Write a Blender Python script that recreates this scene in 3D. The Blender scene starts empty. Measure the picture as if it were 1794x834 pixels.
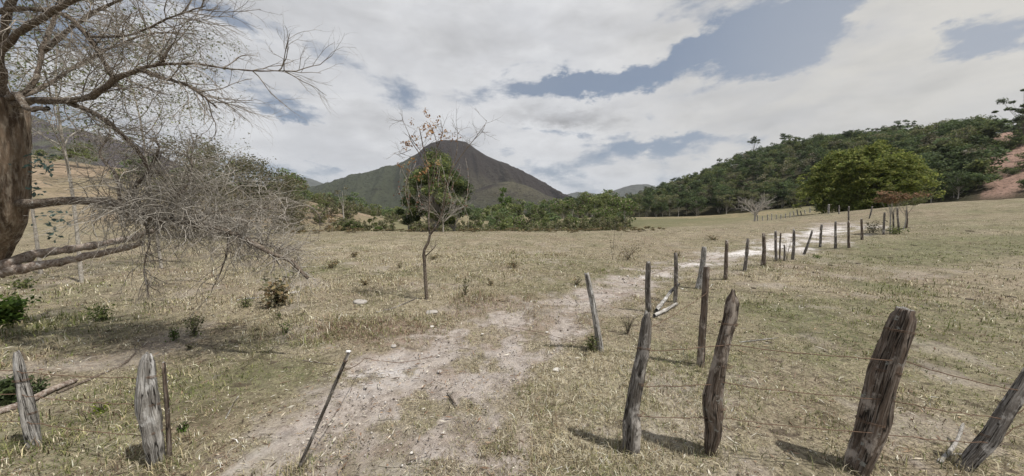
import bpy, math, random
import numpy as np
from math import radians as R
from mathutils import Vector

# ------------------------------------------------------------ camera, world, sun
SC = bpy.context.scene
W, H, F = 1794.0, 834.0, 543.0
PITCH = R(5.2)
CAMZ = 2.5
cd = bpy.data.cameras.new('camera'); cam = bpy.data.objects.new('camera', cd)
SC.collection.objects.link(cam); SC.camera = cam
cam.location = (0, 0, CAMZ); cam.rotation_euler = (R(90) - PITCH, 0, 0)
cd.sensor_fit = 'HORIZONTAL'; cd.sensor_width = 36; cd.lens = 36 * F / W
cd.clip_start = 0.05; cd.clip_end = 20000
SC.view_settings.view_transform = 'Standard'; SC.view_settings.look = 'None'
SC.view_settings.gamma = 1; SC.view_settings.use_curve_mapping = False
SC.view_settings.exposure = 0.04
SC.render.engine = 'CYCLES'
SC.cycles.use_denoising = True
SC.cycles.max_bounces = 4; SC.cycles.diffuse_bounces = 2; SC.cycles.glossy_bounces = 1
SC.cycles.transmission_bounces = 2; SC.cycles.transparent_max_bounces = 4
SC.cycles.volume_bounces = 0
SC.cycles.use_adaptive_sampling = True; SC.cycles.adaptive_threshold = 0.02

CP, SP = math.cos(PITCH), math.sin(PITCH)
def ray(px, py):
    u = (px - W / 2) / F; v = (H / 2 - py) / F
    return np.array([u, CP + v * SP, -SP + v * CP])
def P(px, py, Y):                       # the point seen at a pixel of the photo at depth Y
    d = ray(px, py); s = Y / d[1]
    return np.array([d[0] * s, Y, CAMZ + d[2] * s])
def azel(px, py):
    d = ray(px, py); d = d / np.linalg.norm(d)
    return math.atan2(d[0], d[1]), math.asin(d[2])

SUN_EL, SUN_AZ = 63.0, 112.0            # azimuth clockwise from +Y (view direction)
sd = np.array([math.sin(R(SUN_AZ)) * math.cos(R(SUN_EL)), math.cos(R(SUN_AZ)) * math.cos(R(SUN_EL)), math.sin(R(SUN_EL))])
sl = bpy.data.lights.new('sun', 'SUN'); sl.energy = 5.0; sl.angle = R(0.9); sl.color = (1.0, .945, .86)
so = bpy.data.objects.new('sun', sl); SC.collection.objects.link(so)
so.rotation_euler = Vector(sd).to_track_quat('Z', 'Y').to_euler()

class NT:                                # small helper for node trees
    def __init__(s, nt): s.nt = nt; s.n = nt.nodes; s.l = nt.links
    def new(s, t, **k):
        n = s.n.new(t)
        for a, b in k.items(): setattr(n, a, b)
        return n
    def put(s, sock, v):
        if hasattr(v, 'links') and hasattr(v, 'is_output'): s.l.new(v, sock)
        else: sock.default_value = v
    def math(s, op, a, b=0.0, c=0.0, clamp=False):
        n = s.new('ShaderNodeMath', operation=op, use_clamp=clamp)
        s.put(n.inputs[0], a); s.put(n.inputs[1], b)
        if op in ('MULTIPLY_ADD', 'SMOOTH_MIN', 'SMOOTH_MAX'): s.put(n.inputs[2], c)
        return n.outputs[0]
    def mix(s, f, a, b, mode='MIX'):
        n = s.new('ShaderNodeMix', data_type='RGBA', blend_type=mode, clamp_factor=True)
        s.put(n.inputs[0], f)
        s.put(n.inputs[6], a if hasattr(a, 'links') else (*a[:3], 1)); s.put(n.inputs[7], b if hasattr(b, 'links') else (*b[:3], 1))
        return n.outputs[2]
    def noise(s, vec, scale, detail=3, rough=.55, dist=0.0):
        n = s.new('ShaderNodeTexNoise'); s.put(n.inputs['Vector'], vec)
        n.inputs['Scale'].default_value = scale; n.inputs['Detail'].default_value = detail
        n.inputs['Roughness'].default_value = rough; n.inputs['Distortion'].default_value = dist
        return n.outputs[0]
    def step(s, v, a, b):                # smoothstep
        n = s.new('ShaderNodeMapRange', interpolation_type='SMOOTHSTEP')
        s.put(n.inputs[0], v); n.inputs[1].default_value = a; n.inputs[2].default_value = b
        return n.outputs[0]
    def mapping(s, vec, scale=(1, 1, 1), rot=(0, 0, 0), loc=(0, 0, 0)):
        n = s.new('ShaderNodeMapping'); s.put(n.inputs[0], vec)
        n.inputs['Scale'].default_value = scale; n.inputs['Rotation'].default_value = rot; n.inputs['Location'].default_value = loc
        return n.outputs[0]
    def attr(s, name, col=False):
        n = s.new('ShaderNodeAttribute', attribute_name=name)
        return n.outputs['Color'] if col else n.outputs['Fac']

world = bpy.data.worlds.new('World'); SC.world = world; world.use_nodes = True
def build_world():
    t = NT(world.node_tree); t.n.clear()
    out = t.new('ShaderNodeOutputWorld'); bg = t.new('ShaderNodeBackground')
    t.l.new(bg.outputs[0], out.inputs[0]); bg.inputs[1].default_value = 0.1
    sky = t.new('ShaderNodeTexSky', sky_type='NISHITA', sun_disc=False)
    sky.sun_elevation = R(SUN_EL); sky.sun_rotation = R(SUN_AZ); sky.dust_density = 2.0; sky.altitude = 300
    tc = t.new('ShaderNodeTexCoord'); g = tc.outputs['Generated']
    sx = t.new('ShaderNodeSeparateXYZ'); t.l.new(g, sx.inputs[0]); x, y, z = sx.outputs
    az = t.math('ARCTAN2', x, y); el = t.math('ARCSINE', z)
    # cloud layer coordinates: direction carried onto a plane overhead
    zz = t.math('ADD', t.math('MAXIMUM', z, 0.0), 0.13)
    cb = t.new('ShaderNodeCombineXYZ'); t.l.new(t.math('DIVIDE', x, zz), cb.inputs[0]); t.l.new(t.math('DIVIDE', y, zz), cb.inputs[1])
    pl = cb.outputs[0]
    n1 = t.math('ADD', t.math('MULTIPLY', t.noise(t.mapping(g, scale=(1, 1, 2.3)), 4.4, 11, .60, .15), .75), t.math('MULTIPLY', t.noise(pl, 1.35, 8, .6, .2), .25))
    n2 = t.noise(t.mapping(pl, loc=(7.3, 2.1, 4.0)), .55, 5, .55, .3)
    # a warp so that the shapes below never read as ellipses
    wv = t.noise(t.mapping(g, scale=(3, 3, 6)), 1.6, 9, .68)
    wv2 = t.noise(t.mapping(g, scale=(3, 3, 6), loc=(4, 9, 2)), 1.6, 9, .68)
    az_ = t.math('ADD', az, t.math('MULTIPLY', t.math('SUBTRACT', wv, .5), .26))
    el_ = t.math('ADD', el, t.math('MULTIPLY', t.math('SUBTRACT', wv2, .5), .17))
    def blob(px, py, rx, ry, rot, amp):  # sizes in photo pixels, converted to angles
        a0, e0 = azel(px, py)
        a1, e1 = azel(px + rx, py); a2, e2 = azel(px, py - ry)
        ra = max(abs(a1 - a0), .02); re = max(abs(e2 - e0), .02)
        da = t.math('SUBTRACT', az_, a0); de = t.math('SUBTRACT', el_, e0)
        c, s_ = math.cos(rot), math.sin(rot)
        p = t.math('ADD', t.math('MULTIPLY', da, c / ra), t.math('MULTIPLY', de, s_ / ra))
        q = t.math('ADD', t.math('MULTIPLY', da, -s_ / re), t.math('MULTIPLY', de, c / re))
        r2 = t.math('ADD', t.math('MULTIPLY', p, p), t.math('MULTIPLY', q, q))
        return t.math('MULTIPLY', t.math('POWER', 2.718, t.math('MULTIPLY', r2, -1.0)), amp)
    def total(lst, base):
        acc = base
        for b in lst: acc = t.math('ADD', acc, blob(*b))
        return acc
    cov = total([
        (1380, 55, 140, 44, .28, -1.0), (1200, 100, 110, 28, .30, -.85), (1010, 145, 110, 17, .05, -.8), (880, 130, 40, 12, .2, -.3),
        (1720, 60, 140, 42, .1, -1.15), (1590, 22, 70, 26, .3, 1.1),
        (510, 192, 60, 12, -.05, -.5), (395, 18, 50, 18, -.5, -.5), (460, 110, 160, 30, 0, .5), (520, 240, 160, 20, 0, .4), (40, 40, 150, 60, 0, -.5),
        (560, 300, 130, 12, 0, -.15), (560, 262, 120, 30, 0, .9), (1150, 250, 120, 10, .1, -.5), (1000, 232, 110, 10, .0, -.4), (960, 290, 100, 14, 0, -.25),
        (800, 60, 330, 70, 0, .7), (1400, 165, 380, 42, .12, .9), (1000, 195, 200, 18, .05, .6), (1600, 230, 300, 30, 0, .5), (700, 240, 200, 25, 0, .3)], 0.34)
    cov = t.math('ADD', cov, t.math('MULTIPLY', t.math('SUBTRACT', n1, .5), 3.0))
    cover = t.step(cov, -.02, .42)
    grey = total([(1000, 205, 110, 24, .05, .75), (1130, 60, 260, 60, -.2, .25), (900, 90, 260, 30, .1, .25), (1350, 210, 190, 22, .15, .35), (800, 40, 250, 45, 0, .18),
                  (1180, 190, 160, 25, .1, .45), (1080, 290, 130, 26, 0, .45), (700, 200, 200, 20, 0, .2), (1560, 190, 150, 15, .2, .3)], 0.0)
    grey = t.math('ADD', grey, t.math('MULTIPLY', t.step(n2, .45, .75), .45))
    thick = t.step(cov, .25, 1.1)
    grey = t.math('MULTIPLY', grey, thick, clamp=True)
    # warmer to the right, towards the sun
    warm = t.step(az, .1, .8)
    bright = t.mix(warm, (7.2, 7.25, 7.4), (6.6, 6.4, 6.0))
    dark = t.mix(warm, (3.6, 3.6, 3.7), (3.9, 3.9, 3.9))
    n3 = t.noise(t.mapping(g, scale=(1, 1, 2.6), loc=(1.3, 8.1, 4.0)), 5.5, 8, .58, .2)
    grey = t.math('ADD', grey, t.math('MULTIPLY', t.math('SUBTRACT', n3, .47), 1.5), clamp=True)
    cl = t.mix(grey, bright, dark)
    cl = t.mix(t.math('MULTIPLY', t.step(n1, .62, .38), .45), cl, (4.9, 5.0, 5.3))
    blue = t.mix(.7, sky.outputs[0], (2.2, 2.7, 3.55))
    blue = t.mix(t.math('MULTIPLY', t.step(az, .35, .9), .75), blue, (3.9, 4.2, 4.75))
    blue = t.mix(t.math('MULTIPLY', t.step(n2, .3, .8), .3), blue, (4.6, 4.8, 5.2))
    col = t.mix(cover, blue, cl)
    # air near the horizon
    hz = t.math('SUBTRACT', 1.0, t.step(el, 0.0, .16))
    col = t.mix(t.math('MULTIPLY', hz, .4), col, (5.6, 6.0, 6.7))
    col = t.mix(t.step(el, -.02, -.12), col, (2.4, 2.3, 2.0))
    t.l.new(col, bg.inputs[0])
build_world()

# ------------------------------------------------------------ helpers
rng = np.random.default_rng(7)
COL = SC.collection
def link(o, parent=None):
    COL.objects.link(o)
    if parent is not None: o.parent = parent
    return o
def tag(o, label=None, cat=None, group=None, kind=None):
    if label and len(label.replace('-', ' ').split()) > 16: print('LONG', label)
    if label: o['label'] = label
    if cat: o['category'] = cat
    if group: o['group'] = group
    if kind: o['kind'] = kind
    return o
def empty(name, loc, rz=0, label=None, cat=None, group=None):
    o = bpy.data.objects.new(name, None); link(o); o.empty_display_size = .2
    o.location = tuple(loc); o.rotation_euler = (0, 0, rz)
    return tag(o, label, cat, group)
def mesh_np(name, V, Fs, mat, parent=None, smooth=False, attrs=None):
    """V (N,3); Fs a list of (M,k) integer arrays"""
    me = bpy.data.meshes.new(name)
    V = np.asarray(V, dtype=np.float32); me.vertices.add(len(V)); me.vertices.foreach_set('co', V.ravel())
    if not isinstance(Fs, (list, tuple)): Fs = [Fs]
    Fs = [np.asarray(f, dtype=np.int32) for f in Fs if len(f)]
    li = np.concatenate([f.ravel() for f in Fs]); tot = np.concatenate([np.full(len(f), f.shape[1], np.int32) for f in Fs])
    st = np.concatenate([[0], np.cumsum(tot)[:-1]]).astype(np.int32)
    me.loops.add(len(li)); me.loops.foreach_set('vertex_index', li)
    me.polygons.add(len(tot)); me.polygons.foreach_set('loop_start', st)
    if smooth: me.polygons.foreach_set('use_smooth', np.ones(len(tot), bool))
    me.update(calc_edges=True)
    for k, a in (attrs or {}).items():
        a = np.asarray(a, dtype=np.float32)
        if a.ndim == 2:
            if a.shape[1] == 3: a = np.concatenate([a, np.ones((len(a), 1), np.float32)], 1)
            at = me.attributes.new(k, 'FLOAT_COLOR', 'POINT'); at.data.foreach_set('color', a.ravel())
        else:
            at = me.attributes.new(k, 'FLOAT', 'POINT'); at.data.foreach_set('value', a)
    if mat: me.materials.append(mat)
    o = bpy.data.objects.new(name, me); link(o, parent)
    return o

def _h(ix, iy, s):
    n = (ix.astype(np.int64) * 374761393 + iy.astype(np.int64) * 668265263 + s * 974711) & 0xffffffff
    n = ((n ^ (n >> 13)) * 1274126177) & 0xffffffff
    return ((n ^ (n >> 16)) & 0xffff) / 65535.0
def vnoise(x, y, s=0):
    x = np.asarray(x, float); y = np.asarray(y, float)
    ix, iy = np.floor(x), np.floor(y); fx, fy = x - ix, y - iy
    fx = fx * fx * (3 - 2 * fx); fy = fy * fy * (3 - 2 * fy)
    a, b = _h(ix, iy, s), _h(ix + 1, iy, s); c, d = _h(ix, iy + 1, s), _h(ix + 1, iy + 1, s)
    return (a + (b - a) * fx) * (1 - fy) + (c + (d - c) * fx) * fy
def fbm(x, y, s=0, o=4):
    v = 0; a = .5; t = 0
    for i in range(o):
        v = v + a * vnoise(x * 2 ** i, y * 2 ** i, s + i * 17); t += a; a *= .5
    return v / t
def sstep(v, a, b):
    t = np.clip((v - a) / (b - a), 0, 1); return t * t * (3 - 2 * t)

# ------------------------------------------------------------ terrain
ctl = []
for x in (-14, -8, -3, 3, 8, 14):
    for y in (-12, -5, 1, 6, 12): ctl.append((x, y, 0.0))
for x, y, z in ((-20, 18, 0), (-8, 20, 0), (0, 20, -.05), (8, 20, 0), (14, 20, .15), (-40, 1, .3), (-70, -10, 1), (35, 0, 1.2), (60, 0, 2.5), (0, -60, 0), (60, -60, 1), (-60, -60, 1)): ctl.append((x, y, z))
for px, py, Y in ((1794, 350, 28), (1720, 353, 30), (1630, 358, 32), (1548, 411, 20), (1487, 387, 30), (1452, 374, 45), (1500, 370, 58), (1380, 378, 60), (1320, 387, 52),
                  (1290, 383, 75), (1200, 384, 90), (1100, 383, 110), (1300, 381, 120), (1180, 398, 40), (1100, 403, 38), (990, 405, 38), (897, 405.5, 38), (780, 405.5, 38), (680, 405.5, 38), (580, 406, 38),
                  (1000, 384, 130), (100, 430, 21), (300, 412, 30), (480, 409, 36),
                  (100, 282, 62), (250, 300, 60), (360, 328, 58), (480, 366, 58), (600, 372, 70), (680, 393, 72), (-100, 250, 60), (1900, 345, 30), (1440, 402, 25)):
    ctl.append(tuple(P(px, py, Y)))
for x, y, z in ((-25, 52, -2.2), (0, 55, -2.6), (20, 60, -2.0), (30, 55, -1.0), (-20, 90, -3.5), (10, 95, -3.8), (-10, 140, -4), (60, 150, -.5), (-80, 130, 0), (100, 70, 4), (100, 120, 3), (120, 30, 6), (-120, 60, 14), (-120, 0, 6), (120, -40, 3)): ctl.append((x, y, z))
ctl = np.array(ctl)
def _U(r2): return np.where(r2 > 0, .5 * r2 * np.log(np.maximum(r2, 1e-9)), 0)
def _fit():
    n = len(ctl); A = np.zeros((n + 3, n + 3)); X = ctl[:, :2]
    d2 = ((X[:, None] - X[None]) ** 2).sum(-1); A[:n, :n] = _U(d2) + np.eye(n) * 8.0
    A[:n, n] = 1; A[:n, n + 1:] = X; A[n:, :n] = A[:n, n:].T
    b = np.zeros(n + 3); b[:n] = ctl[:, 2]
    return np.linalg.solve(A, b)
_w = _fit()
def gz(x, y):
    x = np.asarray(x, float); y = np.asarray(y, float); sh = np.broadcast(x, y).shape
    xf = np.broadcast_to(x, sh).ravel(); yf = np.broadcast_to(y, sh).ravel()
    z = np.zeros(len(xf))
    for i in range(len(ctl)):
        z += _w[i] * _U((xf - ctl[i, 0]) ** 2 + (yf - ctl[i, 1]) ** 2)
    z += _w[len(ctl)] + _w[len(ctl) + 1] * xf + _w[len(ctl) + 2] * yf
    r = np.hypot(xf, yf); k = sstep(r, 140, 240)
    z = np.clip(z, -6, 25) * (1 - k) + (-5.0) * k
    # the small unevenness of a grazed field
    amp = sstep(r, 1.5, 10)
    z += (fbm(xf * .35, yf * .35, 3) - .5) * .22 * amp + (fbm(xf * 1.7, yf * 1.7, 9) - .5) * .07
    return z.reshape(sh)
def G(px, py, far=400):                  # where the line of sight through a pixel meets the ground
    d = ray(px, py); t = np.geomspace(1.0, far, 900)
    X, Y, Z = d[0] * t, d[1] * t, CAMZ + d[2] * t
    below = Z < gz(X, Y)
    i = int(np.argmax(below)) if below.any() else len(t) - 1
    lo, hi = t[max(i - 1, 0)], t[i]
    for _ in range(14):
        m = .5 * (lo + hi)
        if CAMZ + d[2] * m < float(gz(d[0] * m, d[1] * m)): hi = m
        else: lo = m
    return np.array([d[0] * hi, d[1] * hi, float(gz(d[0] * hi, d[1] * hi))])

# the track: left and right edge as seen, carried onto the ground
edge = [(880, 420, 960), (834, 450, 930), (790, 470, 915), (720, 520, 920), (660, 580, 950), (620, 640, 985), (585, 745, 1030), (555, 850, 1065), (525, 960, 1105), (500, 1035, 1145), (480, 1090, 1195),
        (465, 1150, 1240), (450, 1215, 1310), (438, 1275, 1385), (428, 1335, 1420), (418, 1365, 1455), (409, 1385, 1480), (401, 1412, 1510), (395, 1425, 1520), (391, 1440, 1500)]
eL = np.array([G(l, y)[:2] for y, l, r in edge]); eR = np.array([G(r, y)[:2] for y, l, r in edge])
POLY = np.concatenate([eL, eR[::-1]])
def sdist(x, y, poly):                   # signed distance to polygon, positive inside
    n = len(poly); ins = np.zeros(x.shape, bool); dm = np.full(x.shape, 1e9)
    for i in range(n):
        a, b = poly[i], poly[(i + 1) % n]
        c = ((a[1] > y) != (b[1] > y)) & (x < (b[0] - a[0]) * (y - a[1]) / (b[1] - a[1] + 1e-12) + a[0]); ins ^= c
        e = b - a; tt = np.clip(((x - a[0]) * e[0] + (y - a[1]) * e[1]) / (e @ e + 1e-12), 0, 1)
        dm = np.minimum(dm, np.hypot(x - a[0] - tt * e[0], y - a[1] - tt * e[1]))
    return np.where(ins, dm, -dm)
def blobs(x, y, lst):                    # ground patches given as (px,py, radius x, radius y in metres, strength)
    v = np.zeros(x.shape)
    for c, rx, ry, a in lst:
        v = v + a * np.exp(-(((x - c[0]) / rx) ** 2 + ((y - c[1]) / ry) ** 2))
    return v
GREEN = [(G(1500, 600), 2.5, 1.5, .4), (G(1250, 640), 1.0, .8, .4), (G(1650, 560), 3, 2, .4), (G(1350, 520), 2, 1.5, .4), (G(1600, 410), 8, 3, .5), (G(1700, 375), 10, 3, .35), (G(1545, 502), 1.3, .7, .9), (G(1720, 436), 8, 1.6, 1.6), (G(1640, 425), 4, 1.0, 1.0), (G(560, 470), 1.6, 1.2, .5), (G(500, 655), 1.2, .5, .7), (G(60, 560), 2.5, 2, .5), (G(150, 700), 1.2, 1.0, .5), (G(100, 780), 1.5, .8, .5),
         (G(760, 760), .8, .5, .35), (G(940, 690), .4, .5, .4), (G(350, 690), .8, .5, .4), (np.array([0, 85]), 70, 34, 1.1), (G(1130, 392), 8, 3.5, .9), (G(1160, 386), 14, 8, .6), (G(1250, 383), 16, 8, .5), (G(1400, 560), 1, 1, .3), (G(1010, 480), 1.5, 3, .4)]
WHITE = [(G(1440, 405), 6, 3.0, 1.2), (G(1370, 430), 3.5, 2.5, 1.2), (G(1300, 445), 2, 1.2, .9), (G(1230, 462), 1.3, .8, .7), (G(1160, 485), 1.0, .8, .5), (G(670, 655), .7, .35, .75), (G(860, 660), .5, .4, .3)]
BROWN = [(G(620, 575), 2.2, .7, .8), (G(720, 590), .8, .5, .7), (G(960, 560), 1.2, 1.0, .6), (G(900, 530), 1.8, .9, .7), (G(650, 585), 1.6, .5, .6), (G(350, 640), 1.5, .4, .5), (G(700, 560), .6, .6, .5), (G(1150, 425), 2, 3, .4), (G(1500, 380), 10, 4, .4), (G(1650, 480), 3, 2, .3), (G(1400, 470), 2, 2, .4)]
STRAW = [(G(1130, 740), .9, .7, .9), (G(1250, 700), 1.2, .7, .5), (G(560, 575), 2.2, .6, .6), (G(450, 790), .8, .3, .6), (G(200, 790), .8, .3, .5), (G(840, 800), .5, .3, .5), (G(1060, 700), 1.1, 1.4, .9), (G(1150, 640), 1.0, 1.0, .6), (G(700, 440), 8, 8, .5), (G(1000, 800), .8, .5, .9), (G(550, 600), 1.2, .4, .4), (G(80, 800), 1.0, .5, .6)]
def masks(x, y):
    x = np.asarray(x, float); y = np.asarray(y, float)
    sdv = sdist(x, y, POLY)
    r = np.hypot(x, y); sc = np.clip(r * .07, .35, 1.5)
    n = fbm(x * 1.3, y * 1.3, 21) - .5; n2 = fbm(x * 5, y * 5, 33) - .5
    d = sdv / sc + n * 3.4 + n2 * 1.6
    dirt = sstep(d, -.7, 1.0)
    tuft = sstep(fbm(x * 1.6, y * 1.6, 5) + .35 * (fbm(x * 7, y * 7, 6) - .5), .46, .60)
    near = sstep(9 - r, 0, 3)
    dirt = dirt * (1 - .85 * tuft * near)
    dirt = dirt * (1 - .55 * sstep(4.3 - r, 0, 1.3) * sstep(fbm(x * 2.3, y * 2.3, 7), .3, .55))
    # bare scuffed places all over the pasture
    scuff = sstep(fbm(x * .9, y * .9, 81) + .25 * (fbm(x * 6, y * 6, 82) - .5), .62, .76) * .4 * sstep(30 - r, 0, 15)
    dirt = np.maximum(dirt, scuff)
    white = np.clip(blobs(x, y, WHITE) + (fbm(x * 2.5, y * 2.5, 71) - .5) * .9, 0, 1)
    green = np.clip(blobs(x, y, GREEN) + (fbm(x * .5, y * .5, 41) - .45) * 1.2 + (fbm(x * 3, y * 3, 44) - .5) * .8, 0, 1)
    brown = np.clip(blobs(x, y, BROWN) + (fbm(x * .8, y * .8, 51) - .5) * 1.6, 0, 1)
    straw = np.clip(blobs(x, y, STRAW) + (fbm(x * .6, y * .6, 61) - .5) * 1.6, 0, 1)
    return dict(dirt=dirt, white=white, green=green, brown=brown, straw=straw, sd=sdv)

# ------------------------------------------------------------ materials
def new_mat(name, rough=.9):
    m = bpy.data.materials.new(name); m.use_nodes = True; t = NT(m.node_tree)
    b = t.n['Principled BSDF']; b.inputs['Roughness'].default_value = rough
    b.inputs['Specular IOR Level'].default_value = .2
    return m, t, b
def bump(t, b, h, strength, dist):
    n = t.new('ShaderNodeBump'); n.inputs['Strength'].default_value = strength; n.inputs['Distance'].default_value = dist
    t.put(n.inputs['Height'], h); t.l.new(n.outputs[0], b.inputs['Normal'])
def ground_mat():
    m, t, b = new_mat('dry_pasture', .95)
    co = t.new('ShaderNodeTexCoord').outputs['Object']
    nf = t.noise(co, 38, 4, .65); nm = t.noise(co, 7, 5, .65); nl = t.noise(co, 1.2, 5, .6); nh = t.noise(co, .12, 4, .6)
    nv = t.noise(t.mapping(co, scale=(1, 1, 1), loc=(5, 5, 5)), 16, 5, .7)
    nb = t.noise(t.mapping(co, loc=(3, 1, 2)), .35, 6, .65)
    base = t.mix(t.step(nf, .38, .62), (.070, .056, .038), (.37, .32, .225))
    base = t.mix(t.step(nl, .38, .62), base, t.mix(t.step(nv, .38, .6), (.085, .070, .050), (.29, .25, .185)))
    base = t.mix(t.math('MULTIPLY', t.attr('straw'), .6), base, t.mix(t.step(nv, .35, .65), (.17, .145, .105), (.50, .455, .35)))
    base = t.mix(t.math('MULTIPLY', t.step(nb, .5, .62), .5), base, t.mix(t.step(nv, .38, .6), (.085, .075, .05), (.24, .215, .14)))
    gr = t.mix(t.step(nm, .35, .65), (.052, .064, .030), (.17, .18, .09))
    base = t.mix(t.math('MULTIPLY', t.attr('green'), t.step(nv, .3, .65)), base, gr)
    br = t.mix(t.step(nm, .3, .7), (.085, .060, .047), (.27, .20, .16))
    base = t.mix(t.math('MULTIPLY', t.math('MULTIPLY', t.attr('brown'), t.step(nm, .3, .62)), .85), base, br)
    base = t.mix(t.step(nm, .60, .74), base, (.055, .044, .033))
    cl = t.noise(t.mapping(co, scale=(.7, 1.3, 1), loc=(4, 4, 4)), 3.2, 4, .6)
    base = t.mix(t.math('MULTIPLY', t.step(cl, .60, .66), .8), base, (.065, .050, .038))
    soil = t.mix(t.step(nm, .3, .7), (.18, .153, .135), (.37, .33, .30))
    soil = t.mix(t.step(nf, .5, .8), soil, (.50, .46, .43))
    soil = t.mix(t.step(nv, .56, .74), soil, (.12, .098, .08))
    soil = t.mix(t.math('MULTIPLY', t.step(nl, .5, .66), .6), soil, t.mix(nf, (.14, .105, .085), (.33, .26, .215)))
    wh = t.mix(t.step(nv, .3, .6), (.36, .33, .31), (.68, .67, .68))
    wh = t.mix(t.step(nm, .52, .66), wh, (.30, .25, .21))
    soil = t.mix(t.math('MULTIPLY', t.attr('white'), t.step(nl, .2, .6)), soil, wh)
    far = t.mix(t.step(nh, .42, .58), (.17, .15, .08), (.27, .215, .13))
    fs = t.noise(t.mapping(co, loc=(9, 1, 2)), 1.6, 6, .7)
    far = t.mix(t.math('MULTIPLY', t.step(nb, .45, .6), .6), far, (.10, .105, .055))
    base = t.mix(t.math('MULTIPLY', t.attr('far'), .75), base, far)
    base = t.mix(t.math('MULTIPLY', t.math('MULTIPLY', t.attr('far'), t.attr('green')), .8), base, t.mix(nb, (.06, .07, .035), (.14, .14, .075)))
    base = t.mix(t.attr('red'), base, t.mix(t.step(nb, .4, .6), (.15, .115, .078), (.26, .20, .145)))
    base = t.mix(t.math('MULTIPLY', t.step(fs, .52, .64), .65), base, (.080, .070, .042))
    base = t.mix(t.math('MULTIPLY', t.step(t.noise(t.mapping(co, loc=(2, 7, 2)), .55, 7, .72), .55, .68), .5), base, (.10, .088, .055))
    col = t.mix(t.attr('dirt'), base, soil)
    t.l.new(col, b.inputs['Base Color'])
    bump(t, b, t.math('ADD', t.math('MULTIPLY', nf, .5), nv), .9, .035)
    return m
M_GROUND = ground_mat()
def leaf_mat(name, trans=.25):
    m, t, b = new_mat(name, .7)
    c = t.attr('col', True); t.l.new(c, b.inputs['Base Color'])
    if trans:
        out = t.n['Material Output']; tr = t.new('ShaderNodeBsdfTranslucent'); mx = t.new('ShaderNodeMixShader')
        t.l.new(c, tr.inputs[0]); mx.inputs[0].default_value = trans
        t.l.new(b.outputs[0], mx.inputs[1]); t.l.new(tr.outputs[0], mx.inputs[2]); t.l.new(mx.outputs[0], out.inputs[0])
    return m
M_LEAF = leaf_mat('leaves', .35); M_GRASS = leaf_mat('grass_blades', .2)
def bark_mat(name, c0, c1, c2, zs=.25, scale=9, lichen=None, grain=False):
    m, t, b = new_mat(name, .95)
    if grain: co = t.attr('grain', True)
    else: co = t.new('ShaderNodeTexCoord').outputs['Object']
    sv = t.mapping(co, scale=(1, 1, zs))
    n1 = t.noise(sv, scale, 6, .7, .6); n2 = t.noise(co, scale * .35, 4, .6); n3 = t.noise(sv, scale * 3.5, 4, .7)
    c = t.mix(t.step(n1, .35, .62), c0, c1); c = t.mix(t.math('MULTIPLY', t.step(n3, .42, .68), .8), c, c2)
    c = t.mix(t.math('MULTIPLY', t.step(n2, .5, .7), .5), c, c0)
    if grain:                            # deep dark cracks running with the grain, and pale patches where the skin has bleached
        cr = t.noise(t.mapping(co, scale=(1, 1, .05)), scale * 1.1, 3, .5, .3)
        c = t.mix(t.step(t.math('ABSOLUTE', t.math('SUBTRACT', cr, .5)), .028, .0), c, (.012, .010, .008))
        pt = t.noise(t.mapping(co, scale=(1, 1, .45), loc=(3, 3, 3)), scale * .42, 5, .65)
        c = t.mix(t.math('MULTIPLY', t.step(pt, .54, .64), .75), c, tuple(min(.62, k * 1.45 + .03) for k in c2))
    if lichen: c = t.mix(t.step(t.noise(co, scale * .5, 5, .7), .60, .66), c, lichen)
    t.l.new(c, b.inputs['Base Color'])
    bump(t, b, t.math('ADD', n1, t.math('MULTIPLY', n3, .6)), 1.0, .03)
    return m
M_WOOD = bark_mat('weathered_wood', (.055, .048, .042), (.18, .16, .142), (.36, .34, .32), .06, 20, grain=True)
M_WOODP = bark_mat('pale_weathered_wood', (.12, .11, .10), (.36, .345, .325), (.60, .59, .575), .06, 20, grain=True)
M_WOODB = bark_mat('brown_weathered_wood', (.048, .036, .028), (.15, .112, .088), (.28, .245, .215), .06, 20, (.26, .26, .24), grain=True)
M_BARK = bark_mat('rough_bark', (.06, .043, .031), (.22, .165, .12), (.38, .33, .27), .14, 7)
M_LIMB = bark_mat('limb_bark', (.05, .036, .028), (.15, .115, .088), (.33, .30, .26), .6, 18, (.42, .42, .40))
M_LOG = bark_mat('log_bark', (.10, .068, .052), (.32, .26, .22), (.48, .45, .42), .6, 9, (.58, .58, .57)); M_DEADW = bark_mat('bleached_dead_wood', (.28, .26, .24), (.52, .50, .47), (.62, .60, .57), .6, 30)
M_TWIG = bark_mat('twig_bark', (.22, .20, .17), (.38, .355, .32), (.58, .55, .51), 1, 6)
M_TWIGM = bark_mat('grey_twig_bark', (.13, .11, .09), (.27, .24, .21), (.46, .43, .39), 1, 5)
M_TWIGD = bark_mat('dark_twig_bark', (.05, .04, .033), (.11, .092, .078), (.19, .165, .145), 1, 6)
def flat_mat(name, c, rough=.8, metal=0):
    m, t, b = new_mat(name, rough); co = t.new('ShaderNodeTexCoord').outputs['Object']
    n = t.noise(co, 14, 4, .6); t.l.new(t.mix(n, tuple(k * .6 for k in c), tuple(min(1, k * 1.35) for k in c)), b.inputs['Base Color'])
    b.inputs['Metallic'].default_value = metal; return m
M_WIRE = flat_mat('rusty_wire', (.13, .085, .06), .8)
M_WHITE = flat_mat('white_stone', (.55, .53, .5)); M_STONE = flat_mat('grey_stone', (.33, .31, .29)); M_DUNG = flat_mat('dry_dung', (.05, .038, .028))
M_RAG = flat_mat('white_rag', (.7, .7, .72), .6)

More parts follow.
